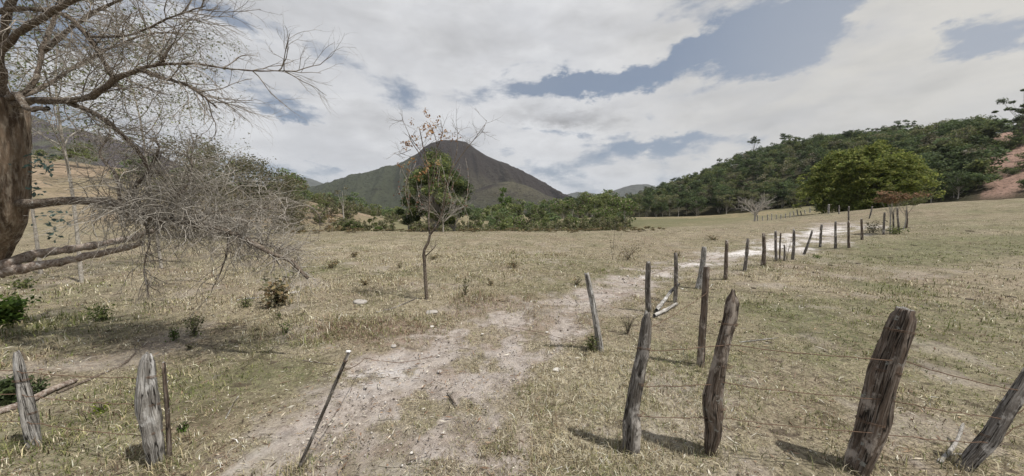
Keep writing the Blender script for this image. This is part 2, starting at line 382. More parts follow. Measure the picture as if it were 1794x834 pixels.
# ------------------------------------------------------------ ground sheet and track
def track_depth(X, Y, sd):
    return .035 * sstep(sd, 0, .5) + .05 * (fbm(X * 4.5, Y * 4.5, 13, 3) - .5) * sstep(sd, -.5, .4) * sstep(14 - np.hypot(X, Y), 0, 4)
def build_ground():
    rr = np.concatenate([[0.0], np.geomspace(.6, 6000, 620)]); na = 1000
    # azimuths: dense ahead, coarse behind
    a = np.concatenate([np.linspace(-1.25, 1.25, 840, endpoint=False), np.linspace(1.25, 2 * math.pi - 1.25, 160, endpoint=False)])
    na = len(a)
    RR, AA = np.meshgrid(rr[1:], a, indexing='ij'); X, Y = RR * np.sin(AA), RR * np.cos(AA)
    X = np.concatenate([[0], X.ravel()]); Y = np.concatenate([[0], Y.ravel()]); Z = gz(X, Y)
    m = masks(X, Y); r = np.hypot(X, Y)
    # the trodden track lies a little lower and is pocked by hooves
    Z = Z - track_depth(X, Y, m['sd'])
    i = 1 + (np.arange(len(rr) - 2)[:, None] * na + np.arange(na)[None]); j = 1 + (np.arange(len(rr) - 2)[:, None] * na + (np.arange(na)[None] + 1) % na)
    Q = np.stack([i, j, j + na, i + na], -1).reshape(-1, 4)
    T = np.stack([np.zeros(na, int), 1 + (np.arange(na) + 1) % na, 1 + np.arange(na)], -1)
    far = sstep(r, 25, 120)
    az = np.arctan2(X, Y)
    red = sstep(Z, -1.0, 1.0) * sstep(r, 48, 60) * (az < -.3) * (az > -1.4) * (.4 + .6 * sstep(fbm(X * .1, Y * .1, 4), .4, .6)) * (r < 160)
    at = dict(dirt=np.zeros(len(X)) + m['dirt'], white=m['white'], green=m['green'] , brown=m['brown'], straw=m['straw'], far=far, red=red)
    o = mesh_np('ground', np.stack([X, Y, Z], 1), [Q[:, ::-1], T[:, ::-1]], M_GROUND, smooth=True, attrs=at)
    tag(o, kind='structure')
    return o
build_ground()
def build_path():                        # ragged-edged sheet of trodden earth lying 4 mm above the field
    x0, y0 = POLY.min(0) - .6; x1, y1 = POLY.max(0) + .6
    Vs, Qs, off = [], [], 0
    bands = [(max(y0, .3), 9.0, .045), (9.0, 18.0, .09), (18.0, y1, .2)]
    for (a, b, st) in bands:
        xs = np.arange(x0, x1, st); ys = np.arange(a, b + st * .5, st)
        if len(ys) < 2: continue
        XX, YY = np.meshgrid(xs, ys, indexing='xy')
        near = sdist(XX, YY, POLY) > -1.2
        m = masks(XX, YY)['dirt'] * near
        keep = (m[:-1, :-1] > .45) & (m[1:, :-1] > .45) & (m[:-1, 1:] > .45) & (m[1:, 1:] > .45)
        n = len(xs); ii, jj = np.nonzero(keep); k = ii * n + jj
        q = np.stack([k, k + 1, k + n + 1, k + n], -1)
        u, inv = np.unique(q, return_inverse=True); q = inv.reshape(-1, 4)
        Vs.append(np.stack([XX.ravel()[u], YY.ravel()[u]], 1)); Qs.append(q + off); off += len(u)
    V = np.concatenate(Vs); m = masks(V[:, 0], V[:, 1]); Z = gz(V[:, 0], V[:, 1]) - track_depth(V[:, 0], V[:, 1], m['sd']) + .006
    z0 = np.zeros(len(V))
    o = mesh_np('path', np.column_stack([V, Z]), [np.concatenate(Qs)], M_GROUND, smooth=True,
                attrs=dict(dirt=m['dirt'], white=m['white'], green=m['green'], brown=m['brown'], straw=m['straw'], far=z0, red=z0))
    tag(o, kind='structure')
build_path()

# ------------------------------------------------------------ hills and mountains
def hill_mat(name, cols, scale, spots=None, extra=None):
    m, t, b = new_mat(name, 1.0); co = t.new('ShaderNodeTexCoord').outputs['Object']
    n = t.noise(co, scale, 8, .65); n2 = t.noise(co, scale * 8, 5, .7)
    A, B_ = t.attr('a'), t.attr('b')
    c = t.mix(A, t.mix(n, cols[0], cols[1]), t.mix(n, cols[2], cols[3]))
    c = t.mix(B_, c, t.mix(n, cols[4], cols[5]))
    c = t.mix(t.math('MULTIPLY', t.step(n2, .5, .62), .75), c, tuple(k * .38 for k in cols[1]))
    t.l.new(c, b.inputs['Base Color']); bump(t, b, n2, 1.0, spots or 8)
    return m
def field(name, x0, x1, y0, y1, nx, ny, fz, mat, fa=None, fb=None, label=None):
    X, Y = np.meshgrid(np.linspace(x0, x1, nx), np.linspace(y0, y1, ny)); Z = fz(X, Y)
    k = (np.arange(ny - 1)[:, None] * nx + np.arange(nx - 1)[None]); Q = np.stack([k, k + 1, k + nx + 1, k + nx], -1).reshape(-1, 4)
    a = (fa(X, Y, Z) if fa else np.zeros(X.shape)).ravel(); b = (fb(X, Y, Z) if fb else np.zeros(X.shape)).ravel()
    o = mesh_np(name, np.stack([X.ravel(), Y.ravel(), Z.ravel()], 1), [Q], mat, smooth=True, attrs=dict(a=np.clip(a, 0, 1), b=np.clip(b, 0, 1)))
    return tag(o, kind='structure')
def sky_profile(pts, Y):                 # skyline (photo pixels) -> height over X at distance Y
    w = np.array([P(a, b, Y) for a, b in pts]); return w[:, 0], w[:, 2]
def ridged(x, y, s, o=5):
    v = 0; a = .5
    for i in range(o):
        v = v + a * (1 - np.abs(2 * vnoise(x * 2 ** i, y * 2 ** i, s + i) - 1)); a *= .5
    return v
# the big dome
mx, mz = sky_profile([(440, 352), (520, 332), (560, 325), (600, 317), (650, 303), (700, 288), (735, 269), (756, 253), (774, 247), (795, 245.5), (815, 248.5), (833, 261), (853, 274), (885, 287), (920, 303), (960, 325), (1000, 348), (1030, 358), (1070, 370)], 1500)
def mtn(X, Y):
    h = np.interp(X * 1.0, mx, mz + 12, left=-20, right=-20)
    dy = (Y - 1500) / 620.0
    prof = np.where(dy < 0, np.cos(np.clip(-dy, 0, 1) * math.pi / 2) ** 1.7, np.exp(-dy * 3))
    z = h * prof
    g = ridged((X + 90) * .0052 + Y * .0016, Y * .0014, 5) - .6
    z = z + (g - .32) * 120 * np.clip(z / 110, 0, 1) * np.clip(np.abs(dy) * 2.6, .03, 1)
    z = z + (fbm(X * .03, Y * .03, 8) - .5) * 9 + (vnoise(X * .11, Y * .11, 3) ** 3) * 6 * sstep(250 - z, 0, 60)
    z = z - 16 * sstep(fbm((X - 60) * .016 + (Y - 1500) * .004, Y * .003, 19, 3), .52, .62) * np.clip(np.abs(dy) * 3, 0, 1) * np.clip(z / 80, 0, 1)
    sx, sz = P(880, 318, 1150)[0], P(850, 318, 1150)[2]
    spur = (sz + 8) * np.exp(-((X - sx + (Y - 1150) * .25) / 190.0) ** 2 - ((Y - 1120) / 220.0) ** 2)
    return np.maximum(z, spur + (fbm(X * .02, Y * .02, 12) - .5) * 12 - 4) - 9
M_MTN = hill_mat('mountain_slopes', [(.020, .015, .013), (.040, .030, .025), (.038, .047, .028), (.072, .078, .047), (.10, .095, .058), (.14, .13, .08)], .012, 14)  # brown rocky face, its colour painted darker for cloud shadow; green flank; tan spur
pk = P(797, 246, 1500)[0]
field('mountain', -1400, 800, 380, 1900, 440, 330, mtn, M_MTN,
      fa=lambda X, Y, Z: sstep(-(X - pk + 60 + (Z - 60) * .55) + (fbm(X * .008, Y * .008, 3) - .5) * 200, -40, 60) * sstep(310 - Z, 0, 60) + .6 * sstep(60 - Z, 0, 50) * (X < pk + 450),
      fb=lambda X, Y, Z: np.exp(-((X - P(880, 318, 1150)[0] + (Y - 1150) * .25) / 170.0) ** 2 - ((Y - 1080) / 190.0) ** 2) * .75 * sstep(fbm(X * .012, Y * .012, 15), .25, .6))
M_FAR = hill_mat('far_hills', [(.06, .065, .06), (.085, .09, .075)] * 3, .004, 20)
def far_hill(pts, Y, depth, s):
    hx, hz = sky_profile(pts, Y)
    def f(X, Yy):
        h = np.interp(X, hx, hz, left=-40, right=-40); d = (Yy - Y) / depth
        return h * np.exp(-d * d * 2.2) + (ridged(X * .003, Yy * .002, s) - .6) * 40 * np.abs(d) + (fbm(X * .01, Yy * .01, s) - .5) * 14 - 8
    field('hill', hx[0] - 50, hx[-1] + 50, Y - depth * 1.6, Y + depth, 160, 60, f, M_FAR)
far_hill([(440, 345), (480, 322), (520, 310), (540, 311), (565, 320), (600, 335), (640, 350)], 3300, 700, 2)
far_hill([(930, 352), (985, 342), (1010, 335), (1030, 336), (1060, 341), (1100, 350)], 3400, 600, 6)
far_hill([(1020, 352), (1060, 337), (1090, 327), (1115, 322), (1130, 321), (1150, 328), (1185, 340), (1260, 352)], 2900, 600, 9)
M_PURP = hill_mat('burnt_hillside', [(.060, .055, .062), (.085, .075, .082), (.07, .075, .055), (.095, .095, .07), (.06, .055, .06), (.1, .09, .09)], .02, 5)
lx, lz = sky_profile([(-700, 20), (-300, 70), (-100, 130), (60, 205), (140, 222), (220, 246), (280, 276), (340, 306), (420, 336), (520, 356)], 420)
field('hill', lx[0], lx[-1] + 20, 240, 640, 220, 100,
      lambda X, Y: np.interp(X, lx, lz) * np.exp(-((Y - 420) / 150.0) ** 2 * 1.6) + (ridged(X * .015, Y * .01, 3) - .6) * 22 * np.abs((Y - 420) / 150) - 4, M_PURP,
      fa=lambda X, Y, Z: sstep(fbm(X * .03, Y * .03, 5), .5, .6))

# the wooded hill on the right: a surface lofted from its foot to its ridge and down behind
ridge = np.array([P(*p) for p in ((960, 357, 360), (1040, 362, 350), (1090, 361, 340), (1200, 328, 320), (1300, 291, 300), (1420, 268, 270), (1500, 264, 250), (1600, 262, 225), (1700, 256, 195), (1794, 247, 170), (1900, 250, 150), (2150, 235, 120), (2700, 210, 80), (4200, 200, 25))])
foot = np.array([P(*p) for p in ((960, 377, 220), (1040, 380, 190), (1090, 383, 160), (1200, 383, 150), (1300, 382, 135), (1420, 376, 110), (1500, 371, 95), (1600, 362, 78), (1700, 356, 66), (1794, 352, 58), (1900, 348, 52), (2150, 340, 44), (2700, 320, 34), (4200, 320, 5))])
def hp(s, t):                            # s along (0..1), t 0 foot, 1 ridge, 2 far side
    s = np.asarray(s, float); t = np.asarray(t, float); n = len(ridge)
    k = s * (n - 1); kk = np.arange(n)
    f = np.stack([np.interp(k, kk, foot[:, i]) for i in range(3)], -1); g = np.stack([np.interp(k, kk, ridge[:, i]) for i in range(3)], -1)
    tt = t[..., None]
    p = f + (g - f) * tt
    zt = np.where(t <= 1, f[..., 2] + (g[..., 2] - f[..., 2]) * np.sin(np.clip(t, 0, 1) * math.pi / 2) ** .95, g[..., 2] * np.cos(np.clip(t - 1, 0, 1) * 1.5) - 8 * (t - 1))
    zt = zt + (fbm(p[..., 0] * .03, p[..., 1] * .03, 2) - .5) * 9 * np.clip(t, 0, 1)
    p = p.copy(); p[..., 2] = zt - .3
    return p
def build_wooded_hill():
    ns, nt = 260, 90
    S, T = np.meshgrid(np.linspace(0, 1, ns), np.linspace(-.06, 2, nt)); Pp = hp(S, T)
    Pp[..., 2] = np.where(T < 0, Pp[..., 2] - 3, Pp[..., 2])
    k = (np.arange(nt - 1)[:, None] * ns + np.arange(ns - 1)[None]); Q = np.stack([k, k + 1, k + ns + 1, k + ns], -1).reshape(-1, 4)
    rd = red_mask(S, T, 1)
    o = mesh_np('hill', Pp.reshape(-1, 3), [Q], hill_mat('forest_floor', [(.035, .035, .018), (.06, .055, .03), (.26, .16, .125), (.42, .29, .235), (.06, .07, .03), (.09, .1, .05)], .25, .6),
                smooth=True, attrs=dict(a=rd.ravel(), b=np.zeros(rd.size)))
    tag(o, kind='structure')
def red_mask(S, T, spots=0):
    p = hp(S, T); az = p[..., 0] / p[..., 1]; px = W / 2 + F * az
    m = sstep(px + (fbm(p[..., 0] * .12, p[..., 2] * .2, 3) - .5) * 90, 1700, 1728) * sstep(T, .0, .04) * sstep(T, .97, .85) * (p[..., 1] > 0)
    return np.clip(m * (1 - .8 * spots * sstep(fbm(p[..., 0] * .1, p[..., 1] * .1, 31), .54, .62)), 0, 1)
build_wooded_hill()

# ------------------------------------------------------------ tubes, leaves, trees
def tube_arrays(lines, sides=4):
    """lines: list of (pts (n,3), radii (n,)) -> verts, quads"""
    Vs, Qs, off = [], [], 0
    ang = np.arange(sides) * 2 * math.pi / sides; ca, sa = np.cos(ang), np.sin(ang)
    for p, r in lines:
        p = np.asarray(p, float); n = len(p)
        tn = np.gradient(p, axis=0); tn /= np.linalg.norm(tn, axis=1)[:, None] + 1e-9
        mean = tn.mean(0); ref = np.eye(3)[int(np.argmin(np.abs(mean)))]
        a = np.cross(tn, ref); a /= np.linalg.norm(a, axis=1)[:, None] + 1e-9; b = np.cross(tn, a)
        r = np.broadcast_to(r, (n,))
        v = p[:, None] + r[:, None, None] * (a[:, None] * ca[None, :, None] + b[:, None] * sa[None, :, None])
        Vs.append(v.reshape(-1, 3))
        i = off + np.arange(n - 1)[:, None] * sides + np.arange(sides)[None]; j = off + np.arange(n - 1)[:, None] * sides + (np.arange(sides)[None] + 1) % sides
        Qs.append(np.stack([i, j, j + sides, i + sides], -1).reshape(-1, 4)); off += n * sides
    return np.concatenate(Vs), np.concatenate(Qs)
def tubes(name, lines, mat, parent=None, sides=4, smooth=True):
    V, Q = tube_arrays(lines, sides); at = None
    if mat.name.endswith('weathered_wood'):
        d = unit(lines[0][0][-1] - lines[0][0][0]); a = unit(np.cross(d, [0, 0, 1.0])); c = np.cross(d, a); at = dict(grain=np.stack([V @ a, V @ c, V @ d], 1))
    return mesh_np(name, V, [Q], mat, parent, smooth, at)
def spline(pts, n=24):                   # smooth curve through points
    p = np.asarray(pts, float); k = len(p)
    if k < 3:
        t = np.linspace(0, 1, n)[:, None]; return p[0] + (p[-1] - p[0]) * t
    out = []
    pp = np.vstack([2 * p[0] - p[1], p, 2 * p[-1] - p[-2]])
    per = max(2, n // (k - 1))
    for i in range(k - 1):
        a, b, c, d = pp[i:i + 4]
        for t in np.linspace(0, 1, per, endpoint=False):
            out.append(.5 * ((2 * b) + (-a + c) * t + (2 * a - 5 * b + 4 * c - d) * t * t + (-a + 3 * b - 3 * c + d) * t ** 3))
    out.append(p[-1]); return np.array(out)
def unit(v): return v / (np.linalg.norm(v, axis=-1, keepdims=True) + 1e-9)
def wander(start, d, L, r0, r1, g, rngl, n=7, wob=.25, grav=0.0):
    d = unit(np.asarray(d, float)); pts = [np.asarray(start, float)]; st = L / (n - 1)
    for i in range(n - 1):
        d = unit(d + rngl.normal(0, wob, 3) + np.array([0, 0, grav])); pts.append(pts[-1] + d * st)
    return np.array(pts), np.linspace(r0, r1, n)
def grow(out, start, d, L, r, lvl, g, wob=.2, grav=0., kids=4, spread=.9, shrink=.6, n=7, tips=None):
    p, rr = wander(start, d, L, r, r * .45, lvl, g, n, wob, grav); out.append((p, rr))
    if lvl <= 0:
        if tips is not None: tips.extend(p[n // 2:])
        return
    for k in range(kids):
        f = .25 + .75 * (k + g.random()) / kids; i = min(int(f * (n - 1)), n - 2); t = f * (n - 1) - i
        s = p[i] + (p[i + 1] - p[i]) * t; dd = unit(p[i + 1] - p[i])
        q = unit(np.cross(dd, g.normal(0, 1, 3))); nd = unit(dd + q * spread * (.6 + .6 * g.random()))
        grow(out, s, nd, L * shrink * (.7 + .5 * g.random()), r * (1 - f * .5) * .62, lvl - 1, g, wob * 1.1, grav, kids, spread, shrink, max(5, n - 1), tips)
def leaf_arrays(C, size, g, aspect=.45, flat=.0, up=None):
    """rhombic leaves at centres C; flat>0 makes them lie more level"""
    n = len(C); a = unit(g.normal(0, 1, (n, 3)) * np.array([1, 1, 1 - flat])); b = unit(np.cross(a, g.normal(0, 1, (n, 3)) + np.array([0, 0, flat * 3])))
    s = size * (.55 + .9 * g.random((n, 1))); a *= s; b *= s * aspect
    V = np.stack([C - a, C + b + a * .1, C + a, C - b + a * .1], 1).reshape(-1, 3)
    return V, np.arange(4 * n).reshape(-1, 4)
def leaf_cols(n, pal, g, var=.25):
    pal = np.array(pal); c = pal[g.integers(0, len(pal), n)]; c = c * (1 + g.normal(0, var, (n, 1))); return np.clip(np.repeat(c, 4, 0), .004, .8)
PAL_DARK = [(.070, .100, .044), (.090, .125, .052), (.12, .155, .065), (.075, .10, .052)]
PAL_MID = [(.090, .115, .042), (.13, .155, .055), (.17, .185, .07), (.10, .12, .055)]
PAL_OLIVE = [(.13, .13, .072), (.17, .16, .095), (.10, .105, .058), (.20, .18, .12)]
PAL_BAMBOO = [(.15, .19, .05), (.23, .26, .07), (.33, .34, .11), (.085, .12, .035), (.18, .215, .055)]
PAL_GREEN = [(.07, .12, .025), (.10, .15, .03), (.05, .09, .02)]
PAL_DRY = [(.24, .17, .09), (.17, .12, .07), (.30, .24, .13)]
def crown_blobs(g, n, w, h0, h1, flatten=.5, ell=True):
    C = []
    while len(C) < n:
        p = g.uniform(-1, 1, 3)
        if p @ p < 1 and (p[2] > -.75): C.append(p)
    C = np.array(C); C = C * (.55 + .45 * unit(C) * np.sign(C))  if False else C
    C[:, :2] *= w; C[:, 2] = (h0 + h1) / 2 + C[:, 2] * (h1 - h0) / 2
    return C
def make_tree(name, Ht, cw, tr, pal, nclump, nleaf, lsize, g, trunk_frac=.35, clump=.5, mat=M_TWIG, flat=.3, loc=(0, 0, 0), label=None, cat='tree', group=None, bend=.06, shape='round', sub=True):
    root = empty(name, loc, 0, label, cat, group)
    base = np.array([0, 0, -.25]); top = np.array([g.normal(0, Ht * bend), g.normal(0, Ht * bend), Ht * .86])
    tk = spline([base, base + (top - base) * .35 + g.normal(0, Ht * .02, 3), base + (top - base) * .7 + g.normal(0, Ht * .02, 3), top], 12)
    lines = [(tk, np.linspace(tr, tr * .25, len(tk)) * (1 + .5 * np.exp(-np.arange(len(tk)) * 1.0)))]
    if shape == 'umbrella': C = crown_blobs(g, nclump, cw / 2, Ht * .70, Ht, 1)
    elif shape == 'column':
        C = crown_blobs(g, nclump, cw / 2, Ht * .05, Ht); C[:, :2] *= (1.05 - .5 * np.clip(C[:, 2] / Ht, 0, 1) ** 2)[:, None]
    else:
        C = crown_blobs(g, nclump, cw / 2, Ht * trunk_frac, Ht)
    # push clumps towards the outside of the crown, leaving an uneven outline
    C[:, :2] *= (.8 + .45 * g.random((len(C), 1)))
    if shape == 'round': C[:, 2] += g.normal(0, Ht * .035, len(C))
    for c in C:
        f = np.clip((c[2] - Ht * .15) / Ht * .8, .12, .95); k = int(f * (len(tk) - 1)); s = tk[k]
        mid = s + (c - s) * .5 + np.array([0, 0, -.05 * Ht * g.random()])
        lines.append((spline([s, mid, c], 5), np.linspace(tr * .32 * (1 - f * .5), tr * .06, 5)[:len(spline([s, mid, c], 5))]))
    tubes('trunk', lines, mat, root, 5)
    cs = clump * (.6 + .8 * g.random(len(C)))
    k = g.integers(0, len(C), nleaf); off = g.normal(0, 1, (nleaf, 3)); off = unit(off) * (g.random((nleaf, 1)) ** .45)
    L = C[k] + off * cs[k][:, None] * np.array([1, 1, .62 if shape != 'column' else .9])
    V, Q = leaf_arrays(L, lsize, g, .55, flat)
    tint = (1 + g.normal(0, .16, len(C)))[k]                # each spray of leaves has its own age and tone
    cc = leaf_cols(nleaf, pal, g, .18) * np.repeat(tint, 4)[:, None]
    mesh_np('crown', V, [Q], M_LEAF, root, attrs=dict(col=np.clip(cc, .004, .8)))
    return root
def copy_tree(src, loc, rz, sc, label=None):
    r = src.copy(); COL.objects.link(r); r.location = tuple(loc); r.rotation_euler = (0, 0, rz); r.scale = sc
    if label: r['label'] = label
    for ch in list(src.children):
        c = ch.copy(); COL.objects.link(c); c.parent = r
    return r

# ---------------------------------- forest on the right-hand hill
g = np.random.default_rng(11)
GF = 'trees of the wooded hill'
protos = []
for i in range(4): protos.append(make_tree('forest_tree', 10, [7.0, 6.0, 4.6, 7.5][i], .17, [PAL_DARK, PAL_MID, PAL_DARK, PAL_MID + PAL_OLIVE][i], [26, 20, 14, 24][i], [2600, 2200, 1500, 1900][i], .22, g, [.35, .40, .5, .3][i], 1.1, M_TWIG, .4, label='x', cat='tree', group=GF))
for i in range(2): protos.append(make_tree('forest_tree', 13, 6.5, .17, PAL_DARK, 14, 1500, .21, g, .5, 1.0, M_TWIGD, .5, label='x', cat='tree', group=GF, shape='umbrella'))
used = [False] * len(protos)
def plant(i, loc, sc, label):
    rz = g.uniform(0, 6.28); s = (sc * g.uniform(.9, 1.15), sc * g.uniform(.9, 1.15), sc * g.uniform(.85, 1.2))
    if not used[i]:
        used[i] = True; o = protos[i]; o.location = tuple(loc); o.rotation_euler = (0, 0, rz); o.scale = s; o['label'] = label; return o
    return copy_tree(protos[i], loc, rz, s, label)
def pxof(p):                             # photo pixel of a world point
    d = np.asarray(p, float) - np.array([0, 0, CAMZ]); f = d[..., 1] * CP - d[..., 2] * SP; up = d[..., 1] * SP + d[..., 2] * CP
    return W / 2 + F * d[..., 0] / np.maximum(f, .01), H / 2 - F * up / np.maximum(f, .01)
ZONES = ((1100, 'left of the far blue peak'), (1200, 'below the far blue peak'), (1290, 'left of the leafless round tree'), (1350, 'behind the leafless round tree'), (1410, 'at the left of the bamboo'), (1520, 'behind the left half of the bamboo'), (1640, 'behind the right half of the bamboo'), (1710, 'left of the red bank'), (9999, 'above the red bank'))
KINDS = ('dark rounded tree', 'green leafy tree', 'dark slender tree', 'olive green tree', 'tall flat-topped tree', 'flat-topped tree')
def flabel(i, p, where):
    x = float(pxof(p)[0]); z = next(n for lim, n in ZONES if x < lim); return KINDS[i] + ' ' + where + ', ' + z
cnt = 0
for k in range(400):                     # front row
    s = g.uniform(.0, .78); t = abs(g.normal(0, .05)) + .005; p = hp(s, t); x, y = pxof(p)
    if x < 1010 or x > 1830 or (x > 1690 and red_mask(np.array([s]), np.array([t]))[0] > .2): continue
    if cnt >= 105: break
    cnt += 1; ki = int(g.integers(0, 4)); plant(ki, p, g.uniform(.6, 1.0) * (1.0 if x < 1400 else .62), flabel(ki, p, 'in the forest front row'))
cnt = 0
for k in range(500):                     # lower slope
    s = g.uniform(.0, .74); t = g.uniform(.1, .5); p = hp(s, t); x, y = pxof(p)
    if x < 1010 or x > 1850 or red_mask(np.array([s]), np.array([t]))[0] > .2: continue
    if cnt >= 110: break
    cnt += 1; ki = int(g.integers(0, 4)); plant(ki, p, g.uniform(.65, 1.1), flabel(ki, p, 'on the lower forest slope'))
for px in (1100, 1131, 1163, 1180, 1206, 1217, 1236, 1260, 1285, 1309, 1318, 1343, 1372, 1380, 1394, 1428, 1431, 1452, 1468, 1490, 1512, 1556, 1574, 1590, 1600, 1645, 1680, 1700, 1730, 1750):
    ss = np.linspace(0, .8, 600); pr = hp(ss, np.ones(600)); xx, _ = pxof(pr); s = ss[int(np.argmin(np.abs(xx - px)))]
    big = px in (1372, 1430, 1318)
    ki = 4 + int(g.integers(0, 2)); p = hp(s, .99); plant(ki, p, (1.0 if not big else 1.5) * g.uniform(.75, 1.05), flabel(ki, p, 'on the ridge skyline'))
for px, tp, w, Y, lab in ((1562, 222, 46, 215, 'tall umbrella-crowned tree standing out of the ridge above the right half of the bamboo'), (1580, 211, 34, 210, 'tallest umbrella-crowned tree on the ridge above the bamboo'), (1608, 222, 40, 205, 'broad flat-crowned tree on the ridge, right of the tallest umbrella-crowned one'),
        (1652, 229, 40, 190, 'flat-crowned tree on the skyline between the bamboo and the red bank'), (1694, 224, 44, 180, 'flat-crowned skyline tree just left of the red bank'), (1735, 212, 50, 150, 'broad dark tree on the skyline above the red bank'),
        (1786, 150, 66, 70, 'tall dark open-crowned tree at the right edge of the picture, above the red bank')):
    ss = np.linspace(0, .95, 900); T_ = .97 if Y > 100 else .30; pr = hp(ss, np.full(900, T_)); xx, _ = pxof(pr); p = pr[int(np.argmin(np.abs(xx - px)))]
    edge_ = Y < 100
    Ht = P(px, tp, p[1])[2] - p[2]; gg = np.random.default_rng(int(px))
    make_tree('ridge_tree', Ht, w / F * p[1] * (1.0 if edge_ else 1), .2, PAL_DARK, 34 if edge_ else 16, 5200 if edge_ else 1600, .2 if edge_ else .3, gg, .25, .85 if edge_ else 1.2, M_TWIGD, .6, loc=p, label=lab, group=None, shape='round' if edge_ else 'umbrella')
# the rest of the wood as one mass
def forest_mass():
    N = 1900; S = g.uniform(0, .82, N * 3); T = g.uniform(.03, 1.12, N * 3); p = hp(S, T); x, y = pxof(p); rm = red_mask(S, T)
    ok = (x > 990) & (x < 1950) & (rm < .25); p = p[ok][:N]; n = len(p)
    Ls, Cs = [], []
    pals = [PAL_DARK, PAL_MID, PAL_DARK, PAL_OLIVE + [(.22, .21, .17)]]
    for q in p:
        h = g.uniform(4.5, 11); w = g.uniform(1.6, 4.2); m = int(125 * w)
        if q[1] < 110: h *= .75; w *= .8
        nb = 9; cb = g.normal(0, 1, (nb, 3)); cb = unit(cb) * g.random((nb, 1)) ** .4 * np.array([w * .75, w * .75, h * .30]) + np.array([0, 0, h * .68])
        k = g.integers(0, nb, m); c = cb[k] + unit(g.normal(0, 1, (m, 3))) * g.random((m, 1)) ** .4 * w * .42 * np.array([1, 1, .7])
        
        Ls.append(q + c); pal = pals[g.choice(4, p=[.45, .3, .15, .10])]
        Cs.append(leaf_cols(m, pal, g, .2) * (1 + g.normal(0, .28)))
    V, Q = leaf_arrays(np.concatenate(Ls), .30, g, .6, .4)
    o = mesh_np('forest', V, [Q], M_LEAF, attrs=dict(col=np.clip(np.concatenate(Cs), .004, .5)))
    tag(o, 'dense mass of green woodland covering the slope of the right-hand hill', 'woodland', kind='stuff')
forest_mass()
# bushes and creepers growing in patches on the red bank and the scrub below it
for k in range(26):
    s = g.uniform(.58, .74); t = g.uniform(0.01, .5); p = hp(s, t); x, y = pxof(p)
    if x < 1600 or x > 1840: continue
    if k == 0 or 'scrub0' not in globals():
        scrub0 = make_tree('scrub_bush', 2.6, 3.6, .04, PAL_MID + PAL_DARK, 14, 1000, .16, g, .05, .8, M_TWIG, .3, loc=p, label='low green scrub bush below the red earth bank, at the right end of the field', cat='bush', group='scrub bushes by the red bank')
    else: copy_tree(scrub0, p, g.uniform(0, 6), (g.uniform(.7, 1.4),) * 3, ('green scrub bush left of the red bank' if x < 1690 else 'green scrub bush at the left rim of the red bank' if x < 1735 else 'green scrub bush growing on the red bank') + (', low beside the field' if t < .17 else ', half way up' if t < .33 else ', high on the slope'))

# ---------------------------------- bamboo clump
def bamboo():
    base = G(1505, 367) if False else P(1508, 369, 50); base[2] = float(gz(base[0], base[1]))
    root = empty('bamboo_clump', base, 0, 'huge rounded yellow-green bamboo clump behind the fence, in front of the wooded hill', 'bamboo')
    g = np.random.default_rng(5); lines = []; Ls = []; Cs = []
    nst = 260
    for k in range(nst):
        a = g.uniform(0, 2 * math.pi); rr = math.sqrt(g.random()) * 3.4; s = np.array([rr * math.cos(a) * 1.15, rr * math.sin(a) * .7, -.2])
        az_ = a + g.normal(0, .35); hgt = g.uniform(5.5, 9.3) * (1 - .1 * rr / 3.4); out_ = g.uniform(1.0, 5.2) * (.45 + .6 * rr / 3.4) + .2
        dirn = np.array([math.cos(az_), math.sin(az_) * .75, 0]); hgt *= 1.06 - .42 * (out_ / 5.4) ** 1.5
        drop = g.uniform(.6, 3.4) * (out_ / 4)
        pts = spline([s, s + dirn * out_ * .12 + np.array([0, 0, hgt * .5]), s + dirn * out_ * .5 + np.array([0, 0, hgt * .93]), s + dirn * out_ * .95 + np.array([0, 0, hgt]), s + dirn * (out_ * 1.35) + np.array([0, 0, hgt - drop])], 20)
        lines.append((pts, np.linspace(.045, .006, len(pts))))
        for q in range(9):
            f = g.uniform(.30, 1) ** .7 * (len(pts) - 1); i = min(int(f), len(pts) - 2); c = pts[i] + (pts[i + 1] - pts[i]) * (f - i) + g.normal(0, .3, 3) * np.array([1, 1, .5])
            m = 34; o_ = g.normal(0, 1, (m, 3)) * np.array([.30, .30, .09]); o_[:, 2] -= .55 * (o_[:, 0] ** 2 + o_[:, 1] ** 2); Ls.append(c + o_)
            Cs.append(leaf_cols(m, PAL_BAMBOO, g, .14) * (1 + g.normal(0, .2)))
    for k in range(620):                 # drooping sprays round the skirt
        a = g.uniform(0, 2 * math.pi); zz_ = g.uniform(.1, 5.5); rr = (5.3 + 1.0 * math.sin(min(zz_ / 5.5, 1) * math.pi)); c = np.array([math.cos(a) * rr * 1.1, math.sin(a) * rr * .75, zz_]) + g.normal(0, .3, 3); m = 44
        o_ = g.normal(0, 1, (m, 3)) * np.array([.34, .34, .12]); o_[:, 2] -= .6 * (o_[:, 0] ** 2 + o_[:, 1] ** 2); Ls.append(c + o_); Cs.append(leaf_cols(m, PAL_BAMBOO[:2] + PAL_BAMBOO[3:], g, .16) * (1 + g.normal(0, .15)))
    tubes('culm', lines, flat_mat('bamboo_culm', (.10, .11, .035)), root, 4)
    V, Q = leaf_arrays(np.concatenate(Ls), .17, g, .36, .55)
    mesh_np('crown', V, [Q], M_LEAF, root, attrs=dict(col=np.clip(np.concatenate(Cs), .004, .6)))
    root.scale = (.88, .95, 1.18)
bamboo()

